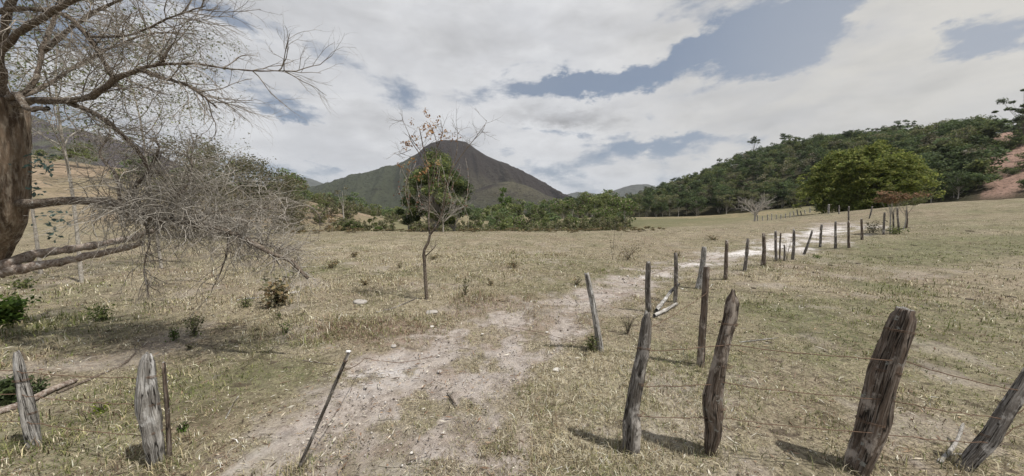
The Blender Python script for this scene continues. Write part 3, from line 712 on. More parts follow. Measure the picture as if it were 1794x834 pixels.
# ---------------------------------- trees of the valley and the middle distance
g = np.random.default_rng(21)
lit = lambda pal, k: [tuple(c * k for c in p) for p in pal]
def at_ground(px, Y):
    x = (px - W / 2) / F * Y; return np.array([x, Y, float(gz(x, Y))])
VT = [(make_tree('valley_tree', 5, 4.2, .10, lit(PAL_MID, 1.3), 16, 1300, .17, g, .25, .8, M_TWIG, .3, group='trees in the valley', label='v')),
      (make_tree('valley_tree', 5, 3.8, .10, lit(PAL_DARK, 1.4), 16, 1300, .17, g, .2, .8, M_TWIG, .3, group='trees in the valley', label='v')),
      (make_tree('valley_tree', 5, 4.2, .10, lit(PAL_GREEN + PAL_OLIVE, 1.35), 14, 1000, .17, g, .25, .8, M_TWIG, .3, group='trees in the valley', label='v'))]
vused = [0, 0, 0]
def vplant(px, Y, hpx, kind, label, wide=1.0):
    loc = at_ground(px, Y); sc = hpx / F * Y / 5.0; s = (sc * g.uniform(.9, 1.2) * wide, sc * g.uniform(.9, 1.2) * wide, sc)
    if not vused[kind]:
        vused[kind] = 1; o = VT[kind]; o.location = tuple(loc); o.scale = s; o['label'] = label; return o
    return copy_tree(VT[kind], loc, g.uniform(0, 6.28), s, label)
VK = ('green', 'dark green', 'yellow-green')
LV1 = ' tree in the valley between the bare branches and the orange-leaved tree'
LV2 = ' tree in the valley below the right mountain flank'
LV3 = ' small tree at the mountain foot'
for px, Y, h, k in ((530, 110, 46, 1), (545, 120, 44, 0), (566, 125, 38, 2), (585, 118, 42, 1), (606, 130, 36, 0), (622, 122, 48, 1), (645, 135, 34, 0), (662, 128, 30, 2), (680, 140, 30, 1), (700, 130, 32, 0), (520, 90, 50, 2), (508, 95, 60, 1), (555, 95, 22, 2)):
    vplant(px, Y, h * .9, k, VK[k] + LV1)
for k in range(80):
    px = g.uniform(830, 1095); Y = g.uniform(58, 150); kk = int(g.choice([0, 2, 1, 2])); vplant(px, Y, g.uniform(20, 40) * (1 if px < 1000 else 1.2), kk, VK[kk] + (' bushy' if Y > 100 else ' nearer') + LV2 + (', towards the gap' if px > 1000 else ''))
for px in np.linspace(420, 1060, 46):
    Y = g.uniform(180, 260); kk = int(g.integers(0, 3)); vplant(px + g.normal(0, 8), Y, g.uniform(15, 26), kk, VK[kk] + LV3 + (' left of the slender tree' if px < 740 else ' right of the slender tree'), 1.5)
for px, Y, h, k in ((95, 48, 40, 2), (150, 52, 60, 0), (215, 45, 50, 2), (260, 50, 70, 1), (300, 46, 60, 0), (340, 52, 70, 1), (395, 56, 60, 0), (440, 54, 66, 2), (475, 60, 60, 0), (520, 62, 44, 1), (546, 58, 34, 2), (570, 66, 30, 0)):
    vplant(px, Y, h * .7, k, VK[k] + (' tree at the foot of the bare slope behind the big leafless tree' if px < 320 else ' tree behind the leafy clump, at the right foot of the bare slope'), 1.1)
# low scrub in the hollow: individual bushes
def LBf(px, Y):
    z = ('left of the slender tree' if px < 740 else 'below the mountain flank' if px < 900 else 'below the mountain foot' if px < 1010 else 'near the gap of the valley'); return ('nearer' if Y < 62 else 'middle' if Y < 80 else 'farther') + ' low grey-green bush in the hollow, ' + z
for k in range(130):
    px = g.uniform(560, 1100); Y = g.uniform(46, 110); loc = at_ground(px, Y); LB = LBf(px, Y)
    if k == 0: hb = make_tree('bush', 1.6, 2.4, .03, lit(PAL_OLIVE + PAL_OLIVE + PAL_MID, 1.2), 12, 700, .12, g, .05, .5, M_TWIG, .2, loc=loc, label=LB, cat='bush', group='bushes in the hollow')
    else: copy_tree(hb, loc, g.uniform(0, 6), (g.uniform(.7, 1.6), g.uniform(.7, 1.6), g.uniform(.8, 2.1)), LB)

def tree_at(name, px, Y, toppx, wpx, pal, label, ncl=22, nl=5000, ls=.12, clump=.9, shape='round', tf=.2, seed=1, mat=M_TWIG, cat='tree', group=None, flat=.2, base=None):
    loc = at_ground(px, Y) if base is None else base
    Ht = P(px, toppx, loc[1])[2] - loc[2]; gg = np.random.default_rng(seed)
    return make_tree(name, Ht, wpx / F * loc[1], max(.04, Ht * .018), pal, ncl, nl, ls, gg, tf, clump, mat, flat, loc=loc, label=label, cat=cat, group=group, shape=shape)
tree_at('evergreen_tree', 762, 37, 268, 100, lit(PAL_DARK + PAL_MID + [(.16, .17, .06)], 1.35), 'tall dense dark green tree behind the thin orange-leaved tree', 110, 40000, .11, .8, 'column', .1, 3)
tree_at('evergreen_tree', 795, 39, 300, 60, PAL_DARK, 'shorter dark green tree touching the right side of the tall dense tree', 50, 16000, .11, .75, 'column', .1, 4)
tree_at('small_tree', 716, 38, 345, 48, PAL_DARK, 'low dark green tree at the left foot of the tall dense tree', 18, 4500, .12, .7, 'round', .1, 5)
tree_at('round_bush', 617, 39, 389, 32, PAL_GREEN + PAL_OLIVE, 'rounded bright green bush at the far edge of the pasture, left of the orange-leaved tree', 12, 2500, .08, .4, 'round', .0, 6, cat='bush')
tree_at('small_tree', 655, 41, 374, 14, PAL_MID, 'thin upright sapling at the far edge of the pasture, right of the rounded bright bush', 7, 500, .09, .3, 'round', .3, 7)
tree_at('low_bush', 664, 40, 398, 20, PAL_GREEN, 'tiny flat green bush beside the thin sapling at the pasture edge', 8, 700, .07, .3, 'round', .0, 8, cat='bush')
tree_at('bare_sapling', 605, 60, 326, 24, PAL_OLIVE, 'pale bare sapling with few leaves rising above the pink bank', 7, 160, .12, .5, 'umbrella', .5, 9)
tree_at('dry_bush', 580, 45, 372, 26, PAL_DRY, 'dry brown bush below the pink bank at the far edge of the pasture', 10, 500, .1, .5, 'round', .1, 10, cat='bush')
tree_at('lone_tree', 884, 160, 330, 26, PAL_GREEN, 'bright green round tree standing alone on the pale spur below the mountain', 12, 1500, .4, 2.2, 'round', .1, 12)
# mass of leafy and twiggy trees behind the fallen crown on the left
branchy_jobs = []
for i, (px, Y, tp, w, pal, lab) in enumerate((
        (330, 27, 262, 120, PAL_OLIVE, 'grey-green leafy tree, leftmost of the clump behind the bare fallen crown'),
        (372, 30, 238, 90, PAL_OLIVE + PAL_MID, 'tallest olive-green tree of the clump behind the bare fallen crown'),
        (418, 31, 258, 90, PAL_MID + PAL_OLIVE, 'olive tree just right of the tallest one in the clump behind the bare crown'),
        (450, 33, 275, 80, PAL_OLIVE + PAL_DRY, 'twiggy brownish tree in the middle of the clump behind the bare crown'),
        (482, 35, 292, 60, PAL_MID, 'green tree at the right end of the clump behind the bare crown'),
        (512, 38, 345, 40, PAL_OLIVE + PAL_DRY, 'low dry tree sloping down at the right foot of the leafy clump'))):
    loc = at_ground(px, Y); Ht = P(px, tp, Y)[2] - loc[2]
    branchy_jobs.append((loc, Ht, w / F * Y * .72, pal, lab, 30 + i))
# leafy tree seen through the bare twigs at the upper left, with a pale trunk
def branchy(name, loc, Ht, spread, pal, label, seed, nl, ls, lv=3, nmain=9, f0=.25, leaf_sd=.18, mat=M_TWIG, r=.07, cat='tree', rise=.9, kids=4):
    gg = np.random.default_rng(seed); root = empty(name, loc, 0, label, cat)
    tk = spline([(0, 0, -.2), (gg.normal(0, .1), gg.normal(0, .1), Ht * .3), (gg.normal(0, .25), gg.normal(0, .2), Ht * .62), (gg.normal(0, .3), gg.normal(0, .2), Ht * .85)], 14)
    tubes('trunk', [(tk, np.linspace(r, r * .25, len(tk)))], mat, root, 7); ln = []; tips = []
    for k in range(nmain):
        f = f0 + (1 - f0) * (k + gg.random()) / nmain; i = int(f * (len(tk) - 1)); a = k * 2.4 + gg.normal(0, .4)
        grow(ln, tk[i], (math.cos(a) * 1.1, math.sin(a) * 1.1, rise), spread * (.62 - .25 * f), r * .5 * (1.1 - f * .6), lv, gg, .16, .01, kids, .75, .66, 6, tips)
    tubes('branches', ln, mat, root, 3)
    tips = np.array(tips); k = gg.integers(0, len(tips), nl); C = tips[k] + gg.normal(0, leaf_sd, (nl, 3)); tone = (1 + gg.normal(0, .15, len(tips)))[k]
    V, Q = leaf_arrays(C, ls, gg, .5, .2); mesh_np('crown', V, [Q], M_LEAF, root, attrs=dict(col=np.clip(leaf_cols(nl, pal, gg, .2) * np.repeat(tone, 4)[:, None], .01, .6))); return root
for loc, Ht, sp, pal, lab, sdd in branchy_jobs: branchy('leafy_tree', loc, Ht, sp, PAL_OLIVE + [(.19, .18, .13), (.10, .11, .05)], lab, sdd, 5200, .09, 3, 16, .12, .30, M_TWIG, .10, rise=.6)
def upper_leafy(px, Y, tp, w, seed, label, frac=.4, nl=11000):
    loc = at_ground(px, Y); Ht = P(px, tp, Y)[2] - loc[2]
    branchy('leafy_tree', loc, Ht, w / F * Y * 1.0, PAL_MID, label, seed, int(nl * .3), .042, 3, 12, frac, .09, M_TWIG, .055)
upper_leafy(130, 10.5, -40, 260, 71, 'tall olive-leaved tree right behind the crown of the big bare tree', .45, 15000)
upper_leafy(275, 13, 40, 230, 72, 'slender grey-green tree seen through the drooping twigs of the big bare tree', .45, 12000)
upper_leafy(60, 12, 20, 240, 73, 'dull green leafy tree half hidden behind the top of the old brown trunk', .5, 11000)

# small tree with a rusty orange top beside the right-hand fence, and the bare round one by the far track
tree_at('rusty_topped_tree', 1562, 20.5, 333, 50, [(.24, .14, .085), (.30, .19, .12), (.16, .11, .07), (.14, .13, .06)], 'small flat tree with rusty orange foliage growing in the fence right of the bamboo', 18, 2600, .05, .3, 'umbrella', .5, 81, M_TWIG)
tree_at('rusty_topped_tree', 1583, 21.5, 345, 40, PAL_OLIVE + PAL_MID, 'thin olive-leaved tree growing in the fence at the right of the rusty orange one', 12, 1500, .05, .3, 'umbrella', .5, 82, M_TWIG)
def bare_tree(name, px, Y, tp, wpx, label, seed, mat=M_TWIG, lv=3, r=.09, kids=5, cat='bare tree'):
    loc = at_ground(px, Y); Ht = P(px, tp, Y)[2] - loc[2]; gg = np.random.default_rng(seed); root = empty(name, loc, 0, label, cat)
    ln = []; tk = np.array([[0, 0, -.2], [0.03, 0, Ht * .16], [0, .03, Ht * .3]]); ln.append((tk, np.array([r * 1.3, r, r * .8])))
    tubes('trunk', ln, mat, root, 7); ln = []
    for k in range(9):
        a = k * 2.4 + gg.normal(0, .3); grow(ln, tk[1] + (tk[2] - tk[1]) * gg.random(), (math.cos(a) * 1.1, math.sin(a) * 1.1, 1.0), Ht * .5, r * .55, lv, gg, .12, .02, kids, .7, .55, 6)
    tubes('crown', ln, mat, root, 3); return root
bare_tree('bare_tree', 1322, 46, 334, 56, 'leafless round-crowned grey tree by the far track, in front of the dark forest', 91, M_TWIG, 3, .14)
bare_tree('bare_tree', 776, 34, 318, 60, 'pale leafless small tree in front of the right half of the dense dark tree', 92, M_TWIG, 3, .07)
bare_tree('bare_tree', 560, 50, 305, 50, 'thin leafless tree whose fine twigs rise above the far left hills', 93, M_TWIGD, 2, .05, 4)

# ---------------------------------- thin forked tree with dry orange leaves
def orange_tree():
    b = G(748, 524); Y = b[1]; root = empty('slender_tree', b, 0, 'slender forked tree with dry orange leaves at its top, alone in the near pasture', 'tree')
    g = np.random.default_rng(14); off = b
    L = lambda pts: spline([P(x, y, Y + dy) - off for x, y, dy in pts], 20)
    tr = L([(748, 526, 0), (746, 500, 0), (744, 465, 0), (743, 440, 0), (750, 425, 0), (753, 412, 0)])
    tubes('trunk', [(tr, np.linspace(.055, .032, len(tr)))], M_LIMB, root, 8)
    limbs = [([(753, 412, 0), (751, 385, .05), (752, 350, .1), (750, 300, .1), (742, 260, .15), (735, 225, .2)], .028),
             ([(753, 412, 0), (765, 395, -.1), (775, 370, -.1), (780, 340, -.2), (790, 300, -.2), (800, 268, -.1)], .028),
             ([(744, 450, 0), (757, 438, -.1), (765, 428, -.1)], .018),
             ([(750, 300, .1), (735, 270, .1), (722, 250, .1), (716, 235, .1)], .016), ([(752, 330, .1), (762, 290, .1), (765, 250, .2), (752, 215, .3)], .018),
             ([(790, 300, -.2), (810, 270, -.1), (830, 245, 0), (850, 218, 0)], .014), ([(800, 268, -.1), (802, 240, 0), (800, 218, 0)], .010),
             ([(742, 270, .1), (722, 245, 0), (712, 225, 0), (704, 208, 0)], .010), ([(735, 290, .1), (720, 300, 0), (712, 320, 0), (712, 350, .1)], .012),
             ([(765, 260, .2), (775, 235, .1), (772, 210, .1)], .012), ([(720, 262, .1), (700, 270, .1), (688, 268, .1)], .008), ([(830, 245, 0), (845, 230, 0), (853, 210, .1)], .008)]
    ln = []; tips = []
    for pts, r in limbs:
        p = L(pts); ln.append((p, np.linspace(r, r * .4, len(p))))
        for k in range(9):
            i = int(g.uniform(.35, .98) * (len(p) - 1)); d = unit(p[min(i + 1, len(p) - 1)] - p[i - 1] + g.normal(0, .5, 3) + np.array([0, -.0, .1]))
            grow(ln, p[i], unit(d + g.normal(0, .6, 3) * np.array([1, .6, 1])), g.uniform(.2, .5), .0045, 1, g, .15, .03, 3, .7, .6, 5)
    tubes('branches', ln, M_LIMB, root, 4)
    # hanging pale vines
    vn = []
    for k in range(26):
        s = P(g.uniform(695, 830), g.uniform(270, 330), Y + g.normal(0, .3)) - off; p, r = wander(s, (0, 0, -1), g.uniform(.4, 1.4), .005, .004, 0, g, 8, .22, -.15); vn.append((p, r))
    tubes('vines', vn, M_TWIG, root, 3)
    C = [(747, 196, 18), (722, 213, 12), (750, 205, 10), (763, 211, 26), (757, 225, 28), (745, 222, 20), (735, 228, 12), (713, 252, 30), (726, 241, 14), (780, 233, 22), (790, 240, 12), (775, 240, 12), (735, 255, 10), (708, 258, 14), (800, 240, 12), (752, 236, 14), (745, 302, 24), (733, 308, 22), (750, 290, 14), (720, 280, 10), (765, 285, 12), (700, 290, 14), (712, 300, 8)]
    Ls = np.concatenate([P(x, y, Y + g.normal(0, .2)) - off + g.normal(0, .055, (n, 3)) for x, y, n in C])
    V, Q = leaf_arrays(Ls, .034, g, .6, .0)
    mesh_np('dry_leaves', V, [Q], M_LEAF, root, attrs=dict(col=leaf_cols(len(Ls), [(.36, .22, .10), (.30, .16, .07), (.42, .30, .17), (.22, .12, .07)], g, .2)))
    # dull reddish pods along the hanging vines
    Ls = np.concatenate([p[2:] + g.normal(0, .03, p[2:].shape) for p, r in vn]); V, Q = leaf_arrays(Ls, .028, g, .6)
    mesh_np('seed_pods', V, [Q], M_LEAF, root, attrs=dict(col=leaf_cols(len(Ls), [(.16, .07, .05), (.2, .12, .08)], g, .2)))
orange_tree()

# ---------------------------------- the big bare tree on the left
def big_tree():
    g = np.random.default_rng(2); Y0 = 5.4; b = P(-130, 625, Y0); b[2] = float(gz(b[0], b[1]))
    root = empty('old_bare_tree', b, 0, 'old leaning tree with rough brown trunk and a tangled leafless crown at the left edge', 'tree')
    L = lambda pts, n=30: spline([P(x, y, y_) - b for x, y, y_ in pts], n)
    tk = L([(-140, 660, 5.4), (-112, 590, 5.4), (-60, 505, 5.4), (-18, 430, 5.4), (8, 370, 5.4), (14, 300, 5.4), (14, 230, 5.4), (8, 175, 5.4)], 60)
    n = len(tk); rad = np.interp(np.linspace(0, 1, n), [0, .1, .4, .6, .8, 1], [.38, .28, .23, .215, .19, .215])
    V, Q = tube_arrays([(tk, rad)], 36)
    a = np.tile(np.arange(36), n); zz = np.repeat(np.arange(n), 36); ctr = np.repeat(tk, 36, 0)
    fl = (ridged(a * .28 + np.sin(zz * .12) * .6, zz * .05, 4, 3) - .5) * .10 + (fbm(a * .9, zz * .25, 6) - .5) * .05
    fl = np.where(a < 2, fl * .6, fl); V = V + unit(V - ctr) * fl[:, None] * .9
    mesh_np('trunk', V, [Q], M_BARK, root, smooth=True)
    def limb(pts, r0, r1, mat=M_LIMB, sides=10, n=26):
        p = L(pts, n); k = len(p); r = np.linspace(r0, r1, k) * (1 + .12 * g.normal(0, 1, k)); p = p + g.normal(0, r0 * .12, p.shape)
        return p, r
    low = [([(-5, 480, 5.4), (40, 470, 5.5), (100, 460, 5.7), (160, 447, 5.9), (215, 436, 6.1), (248, 425, 6.2)], .085, .05),
           ([(-5, 470, 5.4), (60, 446, 5.7), (120, 437, 5.9), (180, 428, 6.2), (240, 414, 6.5), (290, 398, 6.7)], .09, .05)]
    for pts, r0, r1 in low:
        p, r = limb(pts, r0, r1); tubes('broken_limb', [(p, r)], M_LOG, root, 12)
    mains = [
        ([(30, 357, 5.4), (80, 354, 5.4), (140, 351, 5.5), (195, 356, 5.5), (240, 372, 5.5), (290, 386, 5.4), (350, 393, 5.4), (400, 407, 5.2), (440, 424, 5.1), (478, 443, 5.0), (510, 460, 5.0), (542, 488, 5.0)], .078, .026),
        ([(15, 185, 5.4), (60, 176, 5.3), (110, 176, 5.2), (160, 170, 5.1), (200, 140, 5.0), (245, 120, 5.0), (280, 112, 5.0), (297, 80, 5.0)], .06, .018),
        ([(245, 122, 5.0), (290, 138, 5.0), (330, 150, 5.0), (355, 168, 5.0), (379, 188, 5.0)], .032, .014),
        ([(280, 112, 5.0), (340, 112, 4.9), (400, 120, 4.9), (450, 124, 4.9), (508, 124, 4.9)], .022, .005),
        ([(-10, 20, 5.0), (60, 16, 5.0), (115, 28, 5.1), (155, 65, 5.2), (180, 105, 5.2), (205, 150, 5.3)], .035, .03),
        ([(110, 176, 5.2), (165, 198, 5.3), (205, 228, 5.4), (240, 262, 5.5), (262, 300, 5.6)], .045, .02),
        ([(15, 175, 5.4), (30, 165, 5.1), (48, 190, 4.9), (85, 190, 4.8)], .05, .03),
        ([(10, 180, 5.4), (60, 145, 5.6), (75, 85, 5.8), (100, 20, 6.0), (120, -60, 6.2)], .045, .02),
        ([(10, 180, 5.4), (0, 90, 5.2), (20, 10, 5.0), (60, -80, 4.8)], .06, .03),
        ([(75, 90, 5.8), (150, 30, 5.8), (230, -10, 5.8), (300, -60, 5.8)], .035, .012),
        ([(155, 65, 5.2), (230, 60, 5.2), (300, 30, 5.2), (360, 10, 5.2)], .022, .006),
        ([(10, 180, 5.4), (80, 150, 6.2), (160, 100, 6.8), (260, 60, 7.2), (350, 60, 7.4)], .04, .01),
        ([(-30, 120, 5.0), (30, 60, 4.6), (110, 10, 4.4), (190, -30, 4.2), (280, -90, 4.2)], .05, .012),
        ([(240, 372, 5.5), (235, 330, 5.6), (260, 300, 5.7), (278, 262, 5.7), (268, 240, 5.7)], .03, .012),
        ([(210, 360, 5.5), (205, 310, 5.7), (175, 270, 5.8), (195, 235, 5.9)], .03, .012),
        ([(320, 390, 5.4), (380, 372, 5.6), (450, 365, 5.8), (500, 368, 5.9)], .022, .006),
        ([(300, 388, 5.4), (310, 350, 5.5), (330, 320, 5.6), (335, 280, 5.7), (300, 262, 5.7)], .018, .006),
        ([(400, 407, 5.3), (398, 440, 5.2), (385, 480, 5.2), (372, 505, 5.2)], .016, .006),
        ([(440, 424, 5.3), (480, 432, 5.4), (530, 440, 5.5)], .012, .004),
        ([(248, 375, 5.5), (262, 420, 5.4), (252, 470, 5.3), (262, 520, 5.2)], .018, .006),
    ]
    paths = []
    for pts, r0, r1 in mains:
        p, r = limb(pts, r0, r1); paths.append(p); tubes('limb', [(p, r)], M_LIMB, root, 8)
    tw = []; fine = []
    def sprout(p, num, f0, f1, L0, L1, r, lv, bias=(0, 0, 0), grav=-.02, wob=.2, kids=4):
        for k in range(num):
            i = int(g.uniform(f0, f1) * (len(p) - 1)); i = min(max(i, 1), len(p) - 2); t = unit(p[i + 1] - p[i - 1])
            d = unit(t * .6 + unit(g.normal(0, 1, 3)) * .9 + np.array(bias))
            grow(tw, p[i], d, g.uniform(L0, L1), r, lv, g, wob, grav, kids, .85, .58, 8)
    # upper crown: arching twigs reaching right and up
    for idx, num in ((1, 34), (2, 18), (3, 10), (4, 30), (5, 20), (7, 26), (8, 22), (9, 30), (10, 26), (11, 34), (12, 22)):
        sprout(paths[idx], num, .2, .99, .4, .95, .0095, 2, (.35, -.0, .12), -.02, .16)
    # the tangled, drooping lower crown
    for idx, num in ((0, 64), (5, 12), (13, 26), (14, 20), (15, 26), (16, 28), (17, 12), (18, 14), (19, 20)):
        sprout(paths[idx], num, .22, .72 if idx == 0 else .99, .3, .75, .008, 2, (.15, 0, .15), -.06, .24)
    sprout(paths[0], 12, .7, .97, .2, .4, .006, 1, (.1, 0, .1), -.06, .24, 3)
    # long whippy twigs arching up from the lower limb and falling again
    for k in range(330):
        x = 215 + 305 * g.random() ** 1.5; y0 = np.interp(x, [215, 300, 400, 520], [372, 390, 408, 465]); s = P(x, y0 + g.normal(0, 10), 5.45 + g.normal(0, .25)) - b
        p, r = wander(s, (g.normal(.25, .5), g.normal(.1, .5), 1.0), g.uniform(.7, 1.75) * (1.0 if x < 400 else .55), .0075, .0018, 0, g, 12, .18, -.10); fine.append((p, r))
        if k % 2: grow(fine, p[5], g.normal(0, 1, 3), .5, .005, 1, g, .25, -.05, 3, .8, .6, 6)
    for k in range(230):                 # rounded mass of dead crown above the lower limb
        x = g.uniform(235, 500); top = np.interp(x, [235, 300, 380, 440, 500], [260, 245, 275, 310, 360]); s = P(x, g.uniform(top, 400), 5.7 + g.normal(0, .35)) - b
        p, r = wander(s, g.normal(0, 1, 3) + np.array([.3, 0, .3]), g.uniform(.35, .95), .0065, .0015, 0, g, 9, .3, -.05); fine.append((p, r))
        if k % 3 == 0: grow(fine, p[4], g.normal(0, 1, 3), .3, .0035, 1, g, .25, -.03, 3, .8, .6, 5)
    for k in range(230):                 # whips hanging down
        x = 160 + 380 * g.random() ** 1.3; y0 = np.interp(x, [160, 300, 400, 540], [355, 390, 408, 480]); s = P(x, y0, 5.4 + g.normal(0, .3)) - b
        p, r = wander(s, (g.normal(.1, .5), g.normal(0, .5), -.6), g.uniform(.4, 1.35) * (1 if x < 330 else .6), .006, .0025, 0, g, 9, .25, -.05); fine.append((p, r))
        if k % 2: grow(fine, p[4], g.normal(0, 1, 3), .35, .004, 1, g, .25, -.05, 3, .8, .6, 5)
    tubes('twigs', tw, M_TWIGM, root, 3); tubes('whips', fine, M_TWIG, root, 3)
    # a few surviving bluish leaves low on the trunk
    Ls = np.concatenate([P(x, y, 5.0) - b + g.normal(0, s, (n, 3)) for x, y, s, n in ((70, 290, .10, 40), (62, 330, .05, 20), (95, 385, .08, 40), (75, 300, .12, 20), (90, 415, .05, 12))])
    V, Q = leaf_arrays(Ls, .035, g, .5); mesh_np('leaves', V, [Q], M_LEAF, root, attrs=dict(col=leaf_cols(len(Ls), [(.10, .16, .15), (.14, .2, .18), (.07, .10, .09)], g, .2)))
big_tree()

# ------------------------------------------------------------ fence posts
def post(basep, topp, wpx, mat, label, group, seed, taper=.8, knob=0., name='fence_post', split=.5, wires=(), Yb=None, prof_=None, bend=None):
    g = np.random.default_rng(seed)
    b = G(*basep) if Yb is None else P(basep[0], basep[1], Yb); Y = b[1]; t = P(topp[0], topp[1], Y + 0.0) - b
    th = math.atan(abs((basep[0] - W / 2) / F)); r = wpx / 2 / F * Y * math.cos(th) * .78
    Ln = np.linalg.norm(t); ax = t / Ln; n = max(14, int(Ln / .035)) if r > .02 else 14; sd_ = 22 if r > .025 else 9
    if wpx < 12: n, sd_ = 14, 9
    a = unit(np.cross(ax, [0, 1, 0])); c = np.cross(ax, a); V = []
    ph = g.uniform(0, 6.28, 4); amp = g.uniform(.5, 1, 4); bx, by = g.normal(0, r * .25, 2)
    f = np.linspace(-.12 / Ln, 1, n)
    ang = np.arange(sd_) * 2 * math.pi / sd_
    for k, fk in enumerate(f):
        rad = r * (1.08 - (1 - taper) * fk + knob * math.exp(-((fk - .12) / .14) ** 2) - .10 * math.exp(-((fk - .35) / .1) ** 2) * knob * 2)
        prof = 1 + .12 * np.sin(2 * ang + ph[0] + fk * .6) * amp[0] + .08 * np.sin(3 * ang + ph[1] - fk * 1.2) * amp[1] + .05 * np.sin(5 * ang + ph[2]) * amp[2]
        if prof_: rad = r * float(np.interp(fk, prof_[0], prof_[1])) * (1 if fk < .97 else .8)
        ca_, sa_ = np.cos(ang), np.sin(ang)
        prof = prof + (fbm(ca_ * 2.6 + 9, sa_ * 2.6 + fk * 1.2 + seed, seed, 3) - .5) * .55 + (fbm(ca_ * 1.2 + fk * 5, sa_ * 1.2 + seed + fk * 3, seed + 5, 3) - .5) * .38
        if fk > .93: rad *= 1 - (fk - .93) * 4 * split
        ctr = ax * Ln * fk + a * bx * math.sin(fk * 3.2) + c * by * math.sin(fk * 2.6)
        if bend: ctr = ctr + np.array([float(np.interp(fk, bend[0], bend[1])) / F * Y, 0, 0])
        ring = ctr + rad * prof[:, None] * (np.cos(ang)[:, None] * a + np.sin(ang)[:, None] * c)
        if k == n - 1: ring = ring + ax * (r * .9 * split * (fbm(np.cos(ang) * 1.5 + 3, np.sin(ang) * 1.5 + seed, seed, 2) - .5)[:, None] * 2.6)
        V.append(ring)
    GR = np.stack([np.tile(np.cos(ang), n) * r * 1.0 + seed, np.tile(np.sin(ang), n) * r * 1.0, np.repeat(f * Ln, sd_)], 1)
    V = np.concatenate(V); i = np.arange(n - 1)[:, None] * sd_ + np.arange(sd_)[None]; j = np.arange(n - 1)[:, None] * sd_ + (np.arange(sd_)[None] + 1) % sd_
    Q = np.stack([i, j, j + sd_, i + sd_], -1).reshape(-1, 4)
    top = V[-sd_:].mean(0) - ax * r * .35 * split; V = np.vstack([V, top]); k = len(V) - 1
    T = np.stack([(n - 1) * sd_ + np.arange(sd_), (n - 1) * sd_ + (np.arange(sd_) + 1) % sd_, np.full(sd_, k)], -1)
    GR = np.vstack([GR, [seed, 0, Ln]])
    o = mesh_np(name, V, [Q, T], mat, smooth=False, attrs=dict(grain=GR)); o.location = tuple(b); tag(o, label, 'fence post', group)
    o.data.materials.append(M_WOODP); mi = np.zeros(len(Q) + len(T), np.int32); mi[len(Q):] = 1; o.data.polygons.foreach_set('material_index', mi)
    for w in wires:                      # wire wound round the post
        tt = np.linspace(0, 4 * math.pi, 40); p = ax * Ln * w + r * 1.22 * (np.cos(tt)[:, None] * a + np.sin(tt)[:, None] * c) + ax * (tt[:, None] * .002) + ax * (np.sin(tt)[:, None] * r * .25)
        tubes('wire_tie', [(p, .0028)], M_WIRE, o, 4)
    return b, b + t, r
GN = 'posts of the near roadside fence'; GB = 'posts of the fence along the track'
near = []
near.append(post((60, 783), (30, 616), 38, M_WOODP, 'pale grey weathered post leaning left at the lower left, beside the fallen branch', GN, 101, .75, .0, prof_=([-.1, 0, .25, .6, .85, 1], [.9, .95, 1.12, .95, .72, .5]), bend=([0, .5, 1], [0, 3, 0]), wires=(.35, .7)))
near.append(post((276, 812), (261, 620), 46, M_WOODP, 'thick cracked grey post with pale streaks, second from the left in the foreground', GN, 102, .72, .08, prof_=([-.1, 0, .2, .5, .7, .9, 1], [.95, .85, 1.0, 1.15, 1.05, .85, .6]), bend=([0, .5, .8, 1], [0, -9, -4, 0]), wires=(.3, .55, .8)))
near.append(post((297, 806), (287, 634), 13, M_WOODB, 'thin brown stake tied against the thick cracked grey post', GN, 103, .8, name='stake'))
near.append(post((520, 828), (612, 616), 9, M_WOOD, 'thin dark stick leaning right at the left of the gap onto the track', GN, 104, .85, name='stick', wires=(.92,)))
near.append(post((1104, 788), (1134, 548), 31, M_WOOD, 'thick grey split post just right of the track gap, foreground', GN, 105, .62, .12, prof_=([-.1, 0, .18, .32, .6, .85, 1], [1.15, 1.25, 1.35, 1.0, .92, .88, .6]), bend=([0, .3, .7, 1], [0, -3, 4, 0]), wires=(.28, .5, .75)))
near.append(post((1243, 796), (1284, 509), 37, M_WOODB, 'tall dark brown post with swollen foot, between the grey split post and the thickest post', GN, 106, .62, .18, prof_=([-.1, 0, .12, .3, .42, .6, .85, .94, 1], [.55, .62, 1.15, 1.45, 1.2, .95, .85, .8, .3]), bend=([0, .15, .35, .6, .85, 1], [0, 3, -7, -2, 3, 0]), wires=(.3, .55, .8)))
near.append(post((1497, 822), (1588, 541), 58, M_WOODB, 'thickest brown post with flat pale top, leaning right in the foreground', GN, 107, .95, .0, prof_=([-.1, 0, .3, .6, .85, 1], [1.05, 1.1, 1.22, 1.25, 1.15, 1.05]), bend=([0, .3, .6, 1], [0, 3, -4, 0]), split=.2, wires=(.3, .62, .86)))
near.append(post((1690, 820), (1812, 635), 44, M_WOOD, 'strongly slanting dark post at the right edge, cut by the frame', GN, 108, .85, bend=([0, .3, .6, 1], [0, 4, -3, 0]), wires=(.3, .6)))
row = []
